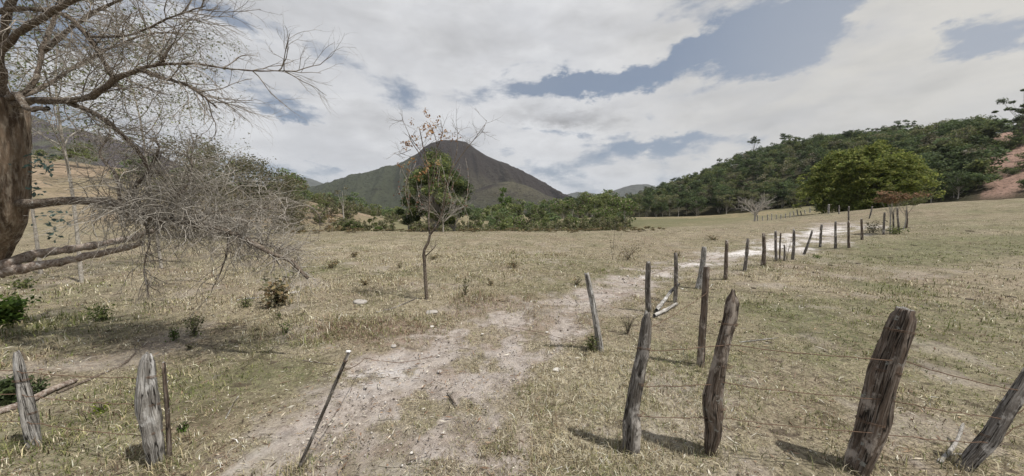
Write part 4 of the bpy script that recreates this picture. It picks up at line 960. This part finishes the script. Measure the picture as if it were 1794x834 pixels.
for i, (bp, tp, w, mt, lab) in enumerate((
        ((1052, 614), (1028, 478), 15, M_WOODP, 'straight pale squared post leaning left at the right side of the track gap'),
        ((1228, 641), (1238, 466), 17, M_WOODB, 'tall thin brown post in mid field behind the swollen-footed post, paired with a paler one'),
        ((1137, 546), (1136, 459), 12, M_WOOD, 'dark upright post behind the thick grey split post, near the fallen pale timber'),
        ((1183, 530), (1184, 443), 10, M_WOOD, 'grey pointed post rising behind the fallen pale timber'),
        ((1223, 506), (1234, 432), 13, M_WOODP, 'pale grey post leaning right just behind the tall thin brown one'),
        ((1271, 490), (1273, 421), 10, M_WOODB, 'brown post with thicker foot, first past the pale leaning one'),
        ((1305, 475), (1310, 418), 9, M_WOOD, 'slightly leaning dark post, fourth before the short stake along the track'),
        ((1337, 466), (1337, 409), 9, M_WOODB, 'upright thick reddish brown post along the white part of the track'),
        ((1360, 457), (1359, 405), 8, M_WOOD, 'upright dark post with a thin branch beside it, left of the short stake'),
        ((1366, 456), (1368, 408), 4, M_WOODB, 'very thin bent stick right against the upright dark post'),
        ((1374, 457), (1374, 429), 5, M_WOOD, 'short stake, the lowest in the row along the track'),
        ((1389, 455), (1391, 401), 7, M_WOOD, 'dark upright post directly right of the short stake'),
        ((1408, 446), (1423, 403), 6, M_WOOD, 'dark post leaning far right against the white sand of the track'),
        ((1437, 433), (1440, 393), 6, M_WOOD, 'post right of the far-leaning one, seen against the white sand'),
        ((1464, 435), (1464, 387), 6.5, M_WOOD, 'post in the middle of the white sand, second after the far-leaning one'),
        ((1487, 434), (1487, 387), 7.5, M_WOODB, 'curved brown post at the right edge of the white sand'),
        ((1510, 420), (1509, 383), 6.5, M_WOODB, 'single brown post just right of the white sand, before the rusty tree'),
        ((1548, 411), (1550, 372), 6, M_WOOD, 'grey post at the left foot of the rusty-topped tree'),
        ((1566, 407), (1565, 372), 5, M_WOOD, 'thin post under the middle of the rusty-topped tree'),
        ((1575, 404), (1572, 364), 6, M_WOOD, 'dark post under the right half of the rusty-topped tree'),
        ((1588, 400), (1588, 368), 6, M_WOODB, 'last brown post right of the rusty-topped tree'),
        )):
    row.append(post(bp, tp, w, mt, lab, GB, 200 + i, .8, .05 if w > 8 else 0, Yb=None if i < 17 else None))
for i, (bp, tp, w, lab) in enumerate((((1452, 374), (1452, 358), 4.5, 'pale short post in front of the bamboo, leftmost of the three across the track'), ((1470, 375), (1470, 360), 3.5, 'thin post in front of the bamboo, middle of the three across the track'),
        ((1487, 386), (1487, 362), 4, 'grey post in front of the bamboo, right of the three across the track'), ((1523, 383), (1528, 361), 3.5, 'slanting post alone between the bamboo and the rusty-topped tree'), ((1432, 371), (1429, 358), 3.5, 'slanting pale post at the left foot of the bamboo'))):
    post(bp, tp, w, M_WOODP if i in (0, 4) else M_WOOD, lab, 'posts across the track', 300 + i, .9)
tiny = [(1327, 387), (1336, 386.5), (1345, 386), (1352, 385), (1360, 384.5), (1368, 383.5), (1376, 382.5), (1384, 381), (1391, 380), (1398, 378), (1404, 377), (1411, 375), (1419, 372.5)]
for i, (x, y) in enumerate(tiny):
    post((x, y), (x + rng.normal(0, 1), y - rng.uniform(7, 11)), 2.6, M_WOODP, 'small distant post of the little fence running from the bare tree to the bamboo', 'distant posts along the far track', 400 + i, .9)

# ------------------------------------------------------------ fence wire
def strand(pts, label, sag=.03, barb=True, r=.0042, name='barbed_wire'):
    g = np.random.default_rng(int(abs(pts[0][0]) * 1000) % 9999); out = []
    for a, b in zip(pts[:-1], pts[1:]):
        t = np.linspace(0, 1, 14); p = a + (b - a) * t[:, None]; p[:, 2] -= sag * 4 * t * (1 - t) * np.linalg.norm(b - a) * .5; out.append(p[:-1] if b is not pts[-1] else p)
    p = np.concatenate(out); p[1:-1] += g.normal(0, .004, p[1:-1].shape); lines = [(p, r)]
    if barb:
        d = np.linalg.norm(np.diff(p, axis=0), axis=1).cumsum()
        for s in np.arange(.12, d[-1], .14):
            i = int(np.searchsorted(d, s)); i = min(i, len(p) - 2)
            if p[i][1] > 9: continue
            for q in range(2):
                v = unit(g.normal(0, 1, 3)) * .014; lines.append((np.array([p[i] - v, p[i] + v]), .0014))
    tag(tubes(name, lines, M_WIRE, None, 4), label, 'fence wire', 'strands of the barbed wire fence')
def on(pst, f): b, t, r = pst; return b + (t - b) * f + np.array([0, -r * .9, 0])
far_left = np.array([-7.5, 3.2, 0.]); 
for f, w in ((.3, 'lowest'), (.58, 'middle'), (.82, 'top')):
    strand([far_left + np.array([0, 0, 1.3 * f]), on(near[0], f), on(near[1], f)], w + ' rusty wire between the two pale grey posts at the lower left')
for f, w in ((.28, 'lowest'), (.5, 'second'), (.75, 'third')):
    q = P(1920, 700 - 130 * f, near[7][0][1])
    strand([on(near[4], f), on(near[5], f * .93), on(near[6], f * .95), on(near[7], f), q], w + ' rusty wire strung from the grey split post to the right edge')
for f, w in ((.4, 'lower'), (.75, 'upper')):
    strand([on(row[2], f), on(row[3], f), on(row[4], f), on(row[5], f), on(row[6], f), on(row[7], f), on(row[8], f), on(row[11], f), on(row[13], f), on(row[14], f), on(row[15], f), on(row[16], f), on(row[17], f)], w + ' wire running along the posts beside the track', .02, r=.004)
strand([on(near[4], .9), on(row[1], .75)], 'single wire slanting from the grey split post to the tall thin brown post', .02)
strand([on(near[3], .85), G(640, 655) + [0, 0, .25], G(700, 648) + [0, 0, .12], G(768, 628) + [0, 0, .05]], 'slack knotted wire trailing from the thin stick over the dusty track', .03)
strand([G(895, 575) + [0, 0, .03], G(950, 585) + [0, 0, .03], on(row[0], .05)], 'loose pale wire along the ground to the foot of the pale squared post', .02)

# ------------------------------------------------------------ fallen wood, stones, weeds
def logp(pts, r0, r1, mat, label, cat, name, lift=.5, sides=12, seed=0, n=20):
    g = np.random.default_rng(seed); w = []
    for x, y, h in pts:
        q = G(x, y); q = q + np.array([0, 0, h + r0 * lift]); w.append(q)
    o = w[0].copy(); p = spline([q - o for q in w], n); k = len(p); r = np.linspace(r0, r1, k) * (1 + g.normal(0, .07, k))
    r[0] *= .75; r[-1] *= .6
    ob = tubes(name, [(p, r)], mat, None, sides); ob.location = tuple(o); return tag(ob, label, cat)
logp([(-30, 738, .02), (40, 712, .02), (90, 688, .02), (135, 670, .02)], .042, .038, M_LOG, 'reddish fallen branch lying behind the leftmost pale post', 'fallen branch', 'fallen_branch', seed=1)
logp([(100, 690, .0), (170, 660, .0), (215, 640, .0), (238, 618, .0)], .022, .012, M_LIMB, 'thin dark fallen branch running on towards the thick cracked post', 'fallen branch', 'fallen_branch', seed=2)
logp([(1146, 557, .04), (1166, 548, .05), (1186, 536, .05)], .042, .036, M_WOODP, 'pale short timber lying flat between the two dark posts by the track', 'fallen timber', 'fallen_timber', seed=3)
logp([(1150, 549, .06), (1163, 535, .10), (1176, 528, .28), (1189, 532, .52)], .05, .035, M_WOODP, 'pale broken timber propped up against the grey pointed post', 'fallen timber', 'fallen_timber', seed=4)
logp([(1297, 600, 0), (1330, 597, .01), (1363, 592, 0)], .011, .006, M_WOODP, 'thin pale twig lying in the right-hand field behind the tall dark post', 'twig', 'pale_twig', seed=5, sides=6)
logp([(1645, 811, .0), (1662, 797, .02), (1676, 780, .05), (1684, 770, .18)], .018, .011, M_DEADW, 'white forked dead branch against the foot of the slanting right-edge post', 'dead branch', 'white_branch', seed=6, sides=8)
logp([(1662, 797, .0), (1690, 800, .02)], .012, .009, M_DEADW, 'short white side piece of dead wood beside the slanting right-edge post', 'dead branch', 'white_branch', seed=7, sides=8)
logp([(415, 527, 0), (440, 524, 0), (466, 522, 0)], .04, .03, M_WOODP, 'pale grey fallen branch in the left pasture beside the dry weeds', 'fallen branch', 'fallen_branch', .2, seed=8)
logp([(785, 690, 0), (792, 700, .0), (800, 712, 0)], .02, .01, M_LIMB, 'small brown stick lying in the middle of the trodden gap', 'stick', 'stick', seed=9, sides=6)
logp([(395, 735, 0), (405, 715, 0), (418, 694, 0)], .008, .005, M_WOODP, 'pale thin straw-like stick on the ground right of the thick cracked post', 'stick', 'stick', seed=10, sides=6)
logp([(530, 632, 0), (560, 636, 0), (590, 640, 0)], .010, .006, M_LIMB, 'dark thin stick on the dust beside the top of the leaning stick', 'stick', 'stick', seed=12, sides=6)
logp([(660, 548, 0), (690, 540, 0), (730, 524, .02)], .022, .012, M_WOOD, 'grey dead branch lying left of the foot of the slender tree', 'fallen branch', 'fallen_branch', seed=13, sides=8)
def rock(px, py, w, mat, label, seed, cat='stone', name='stone', flat=.45, group=None):
    b = G(px, py); g = np.random.default_rng(seed); r = w / 2 / F * b[1] * .72; flat *= .6
    n, m = 12, 8; V = []
    for i in range(m + 1):
        th = math.pi * i / m
        for j in range(n):
            ph = 2 * math.pi * j / n; d = np.array([math.sin(th) * math.cos(ph), math.sin(th) * math.sin(ph), math.cos(th)])
            q = .8 + .5 * float(fbm(np.array(d[0] * 1.3 + 5 + d[2]), np.array(d[1] * 1.3 + seed + d[2]), seed, 3)); V.append(np.sign(d) * np.abs(d) ** .8 * q ** 2 * r * np.array([1, .8, flat]))
    V = np.array(V); i = np.arange(m)[:, None] * n + np.arange(n)[None]; j = np.arange(m)[:, None] * n + (np.arange(n)[None] + 1) % n
    Q = np.stack([i, i + n, j + n, j], -1).reshape(-1, 4); o = mesh_np(name, V, [Q], mat); o.location = (b[0], b[1], b[2] + r * flat * .35); o.rotation_euler = (0, 0, g.uniform(0, 6)); tag(o, label, cat, group)
for i, (x, y, w, m, lab) in enumerate(((768, 623, 7, M_WHITE, 'small white stone in the middle of the track opening'), (976, 648, 20, M_WHITE, 'white lump of quartz left of the foot of the pale squared post'), (518, 513, 20, M_STONE, 'grey stone in the left pasture beside the dry weeds'),
        (630, 530, 34, M_STONE, 'flat grey stone in the grass left of the slender tree'), (758, 548, 26, M_STONE, 'flat grey slab just in front of the slender tree'), (757, 572, 10, M_WHITE, 'small pale stone below the slender tree'), (690, 607, 16, M_STONE, 'grey stone at the left edge of the dusty gap'),
        (643, 614, 9, M_DUNG, 'dark small stone near the top of the leaning stick'), (770, 651, 12, M_STONE, 'half-buried grey stone in the dust of the gap'), (640, 678, 9, M_STONE, 'small grey stone in the dust below the trailing wire'),
        (930, 528, 6, M_WHITE, 'white pebble on the far side of the trodden gap'), (958, 582, 7, M_WHITE, 'white pebble beside the loose pale wire'), (775, 760, 9, M_WHITE, 'white pebble in the lower middle of the foreground'), (1100, 484, 6, M_WHITE, 'white pebble at the edge of the track near the dark upright post'),
        (722, 793, 9, M_WHITE, 'white pebble near the bottom edge left of the middle'), (845, 585, 6, M_WHITE, 'tiny pale stone in the brown trodden grass'), (1195, 506, 6, M_WHITE, 'pale stone right of the propped timber'))):
    rock(x, y, w, m, lab, 500 + i)
for i, (x, y, w) in enumerate(((1337, 585, 10), (1348, 600, 12), (1360, 584, 8), (1503, 462, 10), (1560, 452, 9), (1455, 465, 12), (1642, 520, 12), (1700, 525, 14), (1655, 545, 9), (1430, 478, 14), (1700, 405, 12), (1600, 430, 10), (1770, 520, 16), (1320, 505, 10), (1250, 507, 9))):
    rock(x, y, w, M_DUNG, 'dry dark cow dung pat on the right-hand pasture', 600 + i, 'dung', 'dung_pat', .3, 'dung pats on the right-hand pasture')

def weed(px, py, hpx, wpx, pal, label, seed, n=220, name='weed_plant', cat='weed', ls=None, stems=8, mat=M_TWIGD):
    b = G(px, py); g = np.random.default_rng(seed); h = hpx / F * b[1]; w = wpx / 2 / F * b[1]; root = empty(name, b, 0, label, cat)
    ln = []
    for k in range(stems):
        a = g.uniform(0, 6.28); rr = w * g.random() ** .5; t = np.array([rr * math.cos(a), rr * math.sin(a), h * g.uniform(.6, 1)])
        ln.append((spline([(0, 0, -.02), t * np.array([.35, .35, .5]), t], 7), np.linspace(.006, .0025, 7)[:len(spline([(0, 0, 0), t * .5, t], 7))]))
    tubes('stems', ln, mat, root, 3)
    if n:
        k = g.integers(0, len(ln), n); f = g.uniform(.2, 1, n); C = np.array([ln[i][0][int(q * (len(ln[i][0]) - 1))] for i, q in zip(k, f)]) + g.normal(0, 1, (n, 3)) * np.array([w * .28, w * .28, h * .1])
        C[:, 2] = np.maximum(C[:, 2], .02); V, Q = leaf_arrays(C, ls or max(.018, min(w, h) * .14), g, .5, .2); mesh_np('foliage', V, [Q], M_LEAF, root, attrs=dict(col=leaf_cols(n, pal, g, .25)))
weed(12, 570, 55, 50, PAL_GREEN, 'bright green leafy bush at the left edge under the trunk', 1, 900, 'green_bush', 'bush', .05, 14)
weed(180, 562, 35, 34, PAL_MID + PAL_GREEN, 'dark green weed tuft in the left pasture under the hanging twigs', 2, 260)
weed(305, 596, 26, 22, PAL_GREEN, 'small bright green weed right of the fallen limb tip', 3, 200)
weed(341, 588, 42, 32, PAL_MID + PAL_OLIVE, 'taller olive weed beside the small bright green one', 4, 220)
weed(333, 612, 14, 14, PAL_OLIVE, 'little olive weed just below the taller olive weed', 41, 80)
weed(487, 535, 58, 60, PAL_DRY + PAL_OLIVE, 'dry reddish weed bush by the pale fallen branch under the limb tip', 5, 420, 'dry_weed', stems=20)
weed(432, 538, 20, 26, PAL_MID, 'low green weed by the end of the pale fallen branch', 6, 130)
weed(502, 585, 24, 22, PAL_GREEN, 'bright green small plant left of the brown grass bank', 7, 130)
weed(489, 560, 18, 14, PAL_GREEN, 'tiny green plant above the bright green one', 8, 80)
weed(815, 517, 38, 22, PAL_MID + PAL_OLIVE, 'isolated green weed right of the slender tree', 9, 170)
weed(178, 724, 26, 26, [(.2, .24, .03), (.12, .17, .02)], 'yellow-green small plant between the two pale grey posts', 10, 70)
weed(320, 756, 20, 22, PAL_GREEN, 'tiny green plant right of the thin brown stake', 11, 70)
weed(20, 705, 50, 44, PAL_DARK, 'dark green bush behind the leftmost pale post', 12, 600, 'green_bush', 'bush', .04, 12)
weed(70, 690, 34, 30, PAL_DARK, 'dark green low plant right of the leftmost pale post', 13, 300)
weed(1035, 614, 34, 28, PAL_OLIVE + PAL_MID, 'olive tuft growing at the foot of the pale squared post', 14, 340, ls=.02)
weed(1100, 455, 34, 60, PAL_DRY + PAL_OLIVE, 'dry brown bush at the left edge of the track, beyond the pale squared post', 15, 500, 'dry_bush', 'bush', .03, 24)
weed(1073, 456, 80, 34, PAL_OLIVE, 'thin bare sapling beside the dry brown bush', 16, 14, 'bare_sapling', 'sapling', .04, 5)
weed(1378, 455, 46, 30, PAL_DRY, 'dry leafless shrub tangled round the short stake', 17, 10, 'dry_shrub', 'shrub', .02, 10)
weed(1100, 585, 40, 34, PAL_OLIVE, 'wiry olive weed behind the thick grey split post', 18, 160, ls=.015, stems=16)
weed(45, 505, 20, 34, PAL_MID, 'green weed patch under the broken lower limb', 19, 200)
weed(1530, 408, 26, 36, PAL_OLIVE, 'olive undergrowth at the left foot of the rusty-topped tree', 20, 300, 'low_bush', 'bush', .05, 14)
weed(1568, 410, 16, 34, PAL_MID, 'green undergrowth between the posts under the rusty-topped tree', 21, 240, 'low_bush', 'bush', .05, 10)
weed(1432, 452, 8, 16, PAL_GREEN, 'tiny green tuft in the field below the white sand', 22, 60)
for k in range(46):
    x = -24 + 40 * (k + rng.random()) / 46; b = np.array([x, rng.uniform(33, 41) - abs(x) * .08, 0]); b[2] = float(gz(b[0], b[1])); q = pxof(b)
    zn = 'left of the slender tree' if q[0] < 740 else 'between slender tree and track' if q[0] < 960 else 'left of the dry brown bush'
    if k == 0: et0 = tree_at('grass_clump', 0, 0, 0, 0, PAL_OLIVE + PAL_DRY, 'x', 8, 420, .05, .22, 'round', .0, 5, cat='grass clump', group='grass clumps at the far pasture edge', base=b) if False else make_tree('grass_clump', .5, 1.0, .01, PAL_OLIVE + PAL_DRY, 9, 420, .05, rng, .0, .16, M_TWIG, .0, loc=b, label='dry grass clump at the far edge of the pasture, ' + zn, cat='grass clump', group='grass clumps at the far pasture edge')
    else: copy_tree(et0, b, rng.uniform(0, 6), (rng.uniform(.6, 2.2), rng.uniform(.6, 2.2), rng.uniform(.5, 1.3)), 'dry grass clump at the far edge of the pasture, ' + zn)
for i, (x, y) in enumerate(((700, 470), (760, 455), (620, 450), (1185, 450), (1250, 420), (1010, 500), (860, 500), (900, 470), (640, 500), (580, 470))):
    weed(x, y, rng.uniform(9, 16), rng.uniform(14, 30), PAL_OLIVE + PAL_DRY, ['low straw tuft in the pasture left of the slender tree, farther up', 'low straw tuft right beside the slender tree', 'low straw tuft in the pasture right of the round-topped limb tip', 'small dry tuft on the far side of the track near the pale leaning post', 'small dry tuft in the far pasture left of the white sand', 'low olive tuft between the slender tree and the pale squared post', 'low olive tuft just right of the isolated green weed', 'straw tuft in the far middle of the pasture', 'straw tuft left of the slender tree in line with its foot', 'straw tuft near the far end of the drooping limb'][i], 700 + i, 120, 'grass_tuft', 'grass tuft', stems=10)
# rag on the thin stick
def rag():
    b, t, r = near[3]; g = np.random.default_rng(3); V = []; n, m = 14, 6
    for i in range(m + 1):
        th = math.pi * i / m
        for j in range(n):
            ph = 2 * math.pi * j / n; d = np.array([math.sin(th) * math.cos(ph), math.sin(th) * math.sin(ph), math.cos(th)]); V.append(d * np.array([.022, .014, .010]) * (.4 + 1.1 * g.random()))
    V = np.array(V); i = np.arange(m)[:, None] * n + np.arange(n)[None]; j = np.arange(m)[:, None] * n + (np.arange(n)[None] + 1) % n
    o = mesh_np('rag', V, [np.stack([i, i + n, j + n, j], -1).reshape(-1, 4)], M_RAG); o.location = tuple(t + np.array([-.01, 0, .0])); tag(o, 'crumpled white scrap knotted on top of the thin dark stick', 'rag')
rag()

# ------------------------------------------------------------ grass and litter (nobody could count them)
def blades(n, rmin, rmax, seed, name, label, length, width, dens, pal_fn, lean=.9, power=1.0, tuft=16):
    g = np.random.default_rng(seed); nc = n // tuft; rc = rmin * (rmax / rmin) ** (g.random(nc) ** power); ac = g.uniform(-1.15, 1.15, nc)
    k = g.integers(0, nc, n); tl = (.45 + 1.0 * g.random(nc) ** 1.6)[k]; tone = (1 + g.normal(0, .16, nc))[k]; ts = (.35 + 1.2 * g.random(nc))[k]
    r, a = rc[k], ac[k]; X, Y = r * np.sin(a), r * np.cos(a); sg = (.022 * np.clip(r / 4, 1, 4)) * ts
    solo = g.random(n) < .35; sg = np.where(solo, sg * 8, sg)
    X, Y = X + g.normal(0, 1, n) * sg, Y + g.normal(0, 1, n) * sg; r = np.hypot(X, Y)
    m = masks(X, Y); ok = g.random(n) < dens(m, X, Y); X, Y, r, tl, tone = X[ok], Y[ok], r[ok], tl[ok], tone[ok]; m = {k: v[ok] for k, v in m.items()}; n = len(X)
    Z = gz(X, Y) - .01
    Lh = length * tl * (.5 + .9 * g.random(n)) * (.6 + .8 * fbm(X * .7, Y * .7, 55)) * (1 + .5 * m['straw'] + .7 * m['brown']) * np.clip(r / 6, .85, 2.2) * (1 - .45 * m['dirt']); w = width * (.6 + .8 * g.random(n)) * np.clip(r / 5, .8, 3.0)
    ph = g.uniform(0, 6.28, n); d = np.stack([np.cos(ph), np.sin(ph), np.zeros(n)], 1); side = np.stack([-np.sin(ph + g.normal(0, .5, n)), np.cos(ph), np.zeros(n)], 1)
    ln = lean * g.random(n)[:, None] ** .6
    B = np.stack([X, Y, Z], 1); up = np.array([0, 0, 1.0])
    p1 = B + (up * (1 - ln * .55) + d * ln * .5) * Lh[:, None] * .55; p2 = B + (up * (1 - ln * .85) + d * ln * 1.15) * Lh[:, None]
    V = np.stack([B - side * w[:, None], B + side * w[:, None], p1 + side * w[:, None] * .75, p1 - side * w[:, None] * .75, p2], 1).reshape(-1, 3)
    k = np.arange(n) * 5; Q = np.stack([k, k + 1, k + 2, k + 3], -1); T = np.stack([k + 3, k + 2, k + 4], -1)
    c = np.repeat(np.clip(pal_fn(m, n, g, X, Y) * tone[:, None], .01, .75), 5, 0)
    o = mesh_np(name, V, [Q, T], M_GRASS, attrs=dict(col=c)); tag(o, label, 'grass', kind='stuff')
def grass_col(m, n, g, X, Y):
    S = np.array([(.44, .385, .27), (.68, .63, .49), (.30, .25, .165), (.13, .105, .075), (.37, .33, .205)])[g.integers(0, 5, n)]
    Gc = np.array([(.105, .125, .045), (.155, .175, .065), (.23, .23, .10)])[g.integers(0, 3, n)]
    Bc = np.array([(.22, .15, .11), (.28, .20, .15), (.15, .10, .07)])[g.integers(0, 3, n)]
    pg = np.clip(.16 + .75 * m['green'] - .15 * m['straw'], 0, 1); pb = np.clip(m['brown'] * .6, 0, 1); u = g.random(n)
    c = np.where((u < pg)[:, None], Gc, S); c = np.where(((u > pg) & (g.random(n) < pb))[:, None], Bc, c); return c * (1 + g.normal(0, .16, (n, 1)))
def dens(m, X, Y):
    patch = sstep(fbm(X * 1.1, Y * 1.1, 91), .3, .62); return np.clip(.25 + .55 * patch + .5 * m['straw'], 0, 1) * (1 - .93 * m['dirt'])
blades(620000, 1.9, 40, 1, 'grass', 'short dry straw and grey-green grass covering the whole pasture', .042, .0028, dens, grass_col, .95)
blades(230000, 1.9, 18, 2, 'tall_grass', 'longer bleached grass blades in the foreground and along the track edges',   .085, .0034,
       lambda m, X, Y: np.clip(m['straw'] * 1.2 - .2 + .9 * m['brown'] * sstep(fbm(X * 1.1, Y * 1.1, 99), .42, .58) + .25 * sstep(fbm(X * 2, Y * 2, 94), .55, .7), 0, 1) * (1 - m['dirt'] * .85), grass_col, 1.0)
def base_tufts():
    g = np.random.default_rng(8); Bs = [(p[0][0], p[0][1], p[2], 150) for p in near[:8]] + [(p[0][0], p[0][1], p[2], 110) for p in row[:10]]
    X = np.concatenate([b[0] + g.normal(0, 1, b[3]) * (b[2] + .05) * 1.2 for b in Bs]); Y = np.concatenate([b[1] + g.normal(0, 1, b[3]) * (b[2] + .05) * 1.0 for b in Bs]); n = len(X)
    Z = gz(X, Y) - .01; Lh = .13 * (.4 + g.random(n)); w = .0034 * (.6 + .8 * g.random(n)); ph = g.uniform(0, 6.28, n); d = np.stack([np.cos(ph), np.sin(ph), np.zeros(n)], 1); side = np.stack([-np.sin(ph), np.cos(ph), np.zeros(n)], 1)
    ln = g.random(n)[:, None]; B = np.stack([X, Y, Z], 1); up = np.array([0, 0, 1.0]); p1 = B + (up * (1 - ln * .35) + d * ln * .4) * Lh[:, None] * .55; p2 = B + (up * (1 - ln * .7) + d * ln) * Lh[:, None]
    V = np.stack([B - side * w[:, None], B + side * w[:, None], p1 + side * w[:, None] * .8, p1 - side * w[:, None] * .8, p2], 1).reshape(-1, 3); k = np.arange(n) * 5
    pal = np.array([(.50, .45, .33), (.36, .31, .2), (.22, .2, .11), (.14, .16, .07)])[g.choice(4, n, p=[.4, .3, .15, .15])]
    o = mesh_np('grass', V, [np.stack([k, k + 1, k + 2, k + 3], -1), np.stack([k + 3, k + 2, k + 4], -1)], M_GRASS, attrs=dict(col=np.repeat(pal * (1 + g.normal(0, .15, (n, 1))), 5, 0)))
    tag(o, 'longer dry grass left ungrazed round the feet of the fence posts', 'grass', kind='stuff')
base_tufts()
def pebbles():
    g = np.random.default_rng(9); n = 60000; r = 1.9 * (26 / 1.9) ** g.random(n); a = g.uniform(-1.1, 1.15, n); X, Y = r * np.sin(a), r * np.cos(a); m = masks(X, Y)
    ok = g.random(n) < m['dirt'] ** 1.5 * .28 * (.2 + sstep(fbm(X * 1.9, Y * 1.9, 96), .4, .65)); X, Y, r = X[ok], Y[ok], r[ok]; n = len(X); s = (.004 + .014 * g.random(n) ** 4) * np.clip(r / 4, 1, 3)
    C = np.stack([X, Y, gz(X, Y) + s * .2 - .012], 1); O = np.array([(1, 0, 0), (0, 1, 0), (-1, 0, 0), (0, -1, 0), (.1, .1, .9), (0, 0, -.6)]); V = C[:, None] + O[None] * s[:, None, None] * (.6 + .8 * g.random((n, 6, 1)))
    f = np.array([(0, 1, 4), (1, 2, 4), (2, 3, 4), (3, 0, 4), (1, 0, 5), (2, 1, 5), (3, 2, 5), (0, 3, 5)]); F_ = (np.arange(n)[:, None, None] * 6 + f[None]).reshape(-1, 3)
    c = np.array([(.45, .42, .39), (.30, .26, .22), (.60, .58, .56), (.17, .14, .12)])[g.choice(4, n, p=[.4, .3, .12, .18])]
    tag(mesh_np('gravel', V.reshape(-1, 3), [F_], M_GRASS, attrs=dict(col=np.repeat(c * (1 + g.normal(0, .12, (n, 1))), 6, 0))), 'small stones and clods scattered on the trodden earth', 'gravel', kind='stuff')
pebbles()
def litter():
    g = np.random.default_rng(77); n = 26000; r = 1.9 * (14 / 1.9) ** g.random(n); a = g.uniform(-1.15, 1.15, n); X, Y = r * np.sin(a), r * np.cos(a); m = masks(X, Y)
    ok = g.random(n) < (.35 + .3 * m['dirt']) * (.4 + sstep(fbm(X * 2.4, Y * 2.4, 95), .4, .7)); X, Y, r = X[ok], Y[ok], r[ok]; n = len(X)
    C = np.stack([X, Y, gz(X, Y) + .008], 1); ph = g.uniform(0, 6.28, n); L = .012 + .05 * g.random(n) ** 3 * np.clip(r / 4, 1, 2); w = .003 + .008 * g.random(n) ** 2
    d = np.stack([np.cos(ph), np.sin(ph), g.normal(0, .12, n)], 1) * L[:, None]; s = np.stack([-np.sin(ph), np.cos(ph), g.normal(0, .2, n)], 1) * w[:, None]
    V = np.stack([C - d, C + s, C + d + [0, 0, .004], C - s + [0, 0, .006]], 1).reshape(-1, 3)
    pal = [(.10, .07, .05), (.30, .22, .15), (.45, .40, .32), (.06, .045, .035), (.20, .13, .09), (.55, .52, .45)]
    o = mesh_np('leaf_litter', V, [np.arange(4 * n).reshape(-1, 4)], M_GRASS, attrs=dict(col=leaf_cols(n, pal, g, .15))); tag(o, 'dead leaves, chips and twigs strewn over the dust and grass', 'leaf litter', kind='stuff')
litter()

# ------------------------------------------------------------ air
def haze():
    V = np.array([(x, y, z) for z in (-60, 520) for y in (-300, 5200) for x in (-5200, 5200)], float)
    Q = np.array([(0, 2, 3, 1), (4, 5, 7, 6), (0, 1, 5, 4), (2, 6, 7, 3), (0, 4, 6, 2), (1, 3, 7, 5)])
    m = bpy.data.materials.new('haze'); m.use_nodes = True; t = NT(m.node_tree); t.n.clear()
    out = t.new('ShaderNodeOutputMaterial'); v = t.new('ShaderNodeVolumePrincipled'); v.inputs['Color'].default_value = (.80, .88, 1, 1); v.inputs['Density'].default_value = 7e-5; v.inputs['Anisotropy'].default_value = .2
    t.l.new(v.outputs[0], out.inputs['Volume']); tag(mesh_np('haze', V, [Q], m), kind='stuff')
if True: haze()
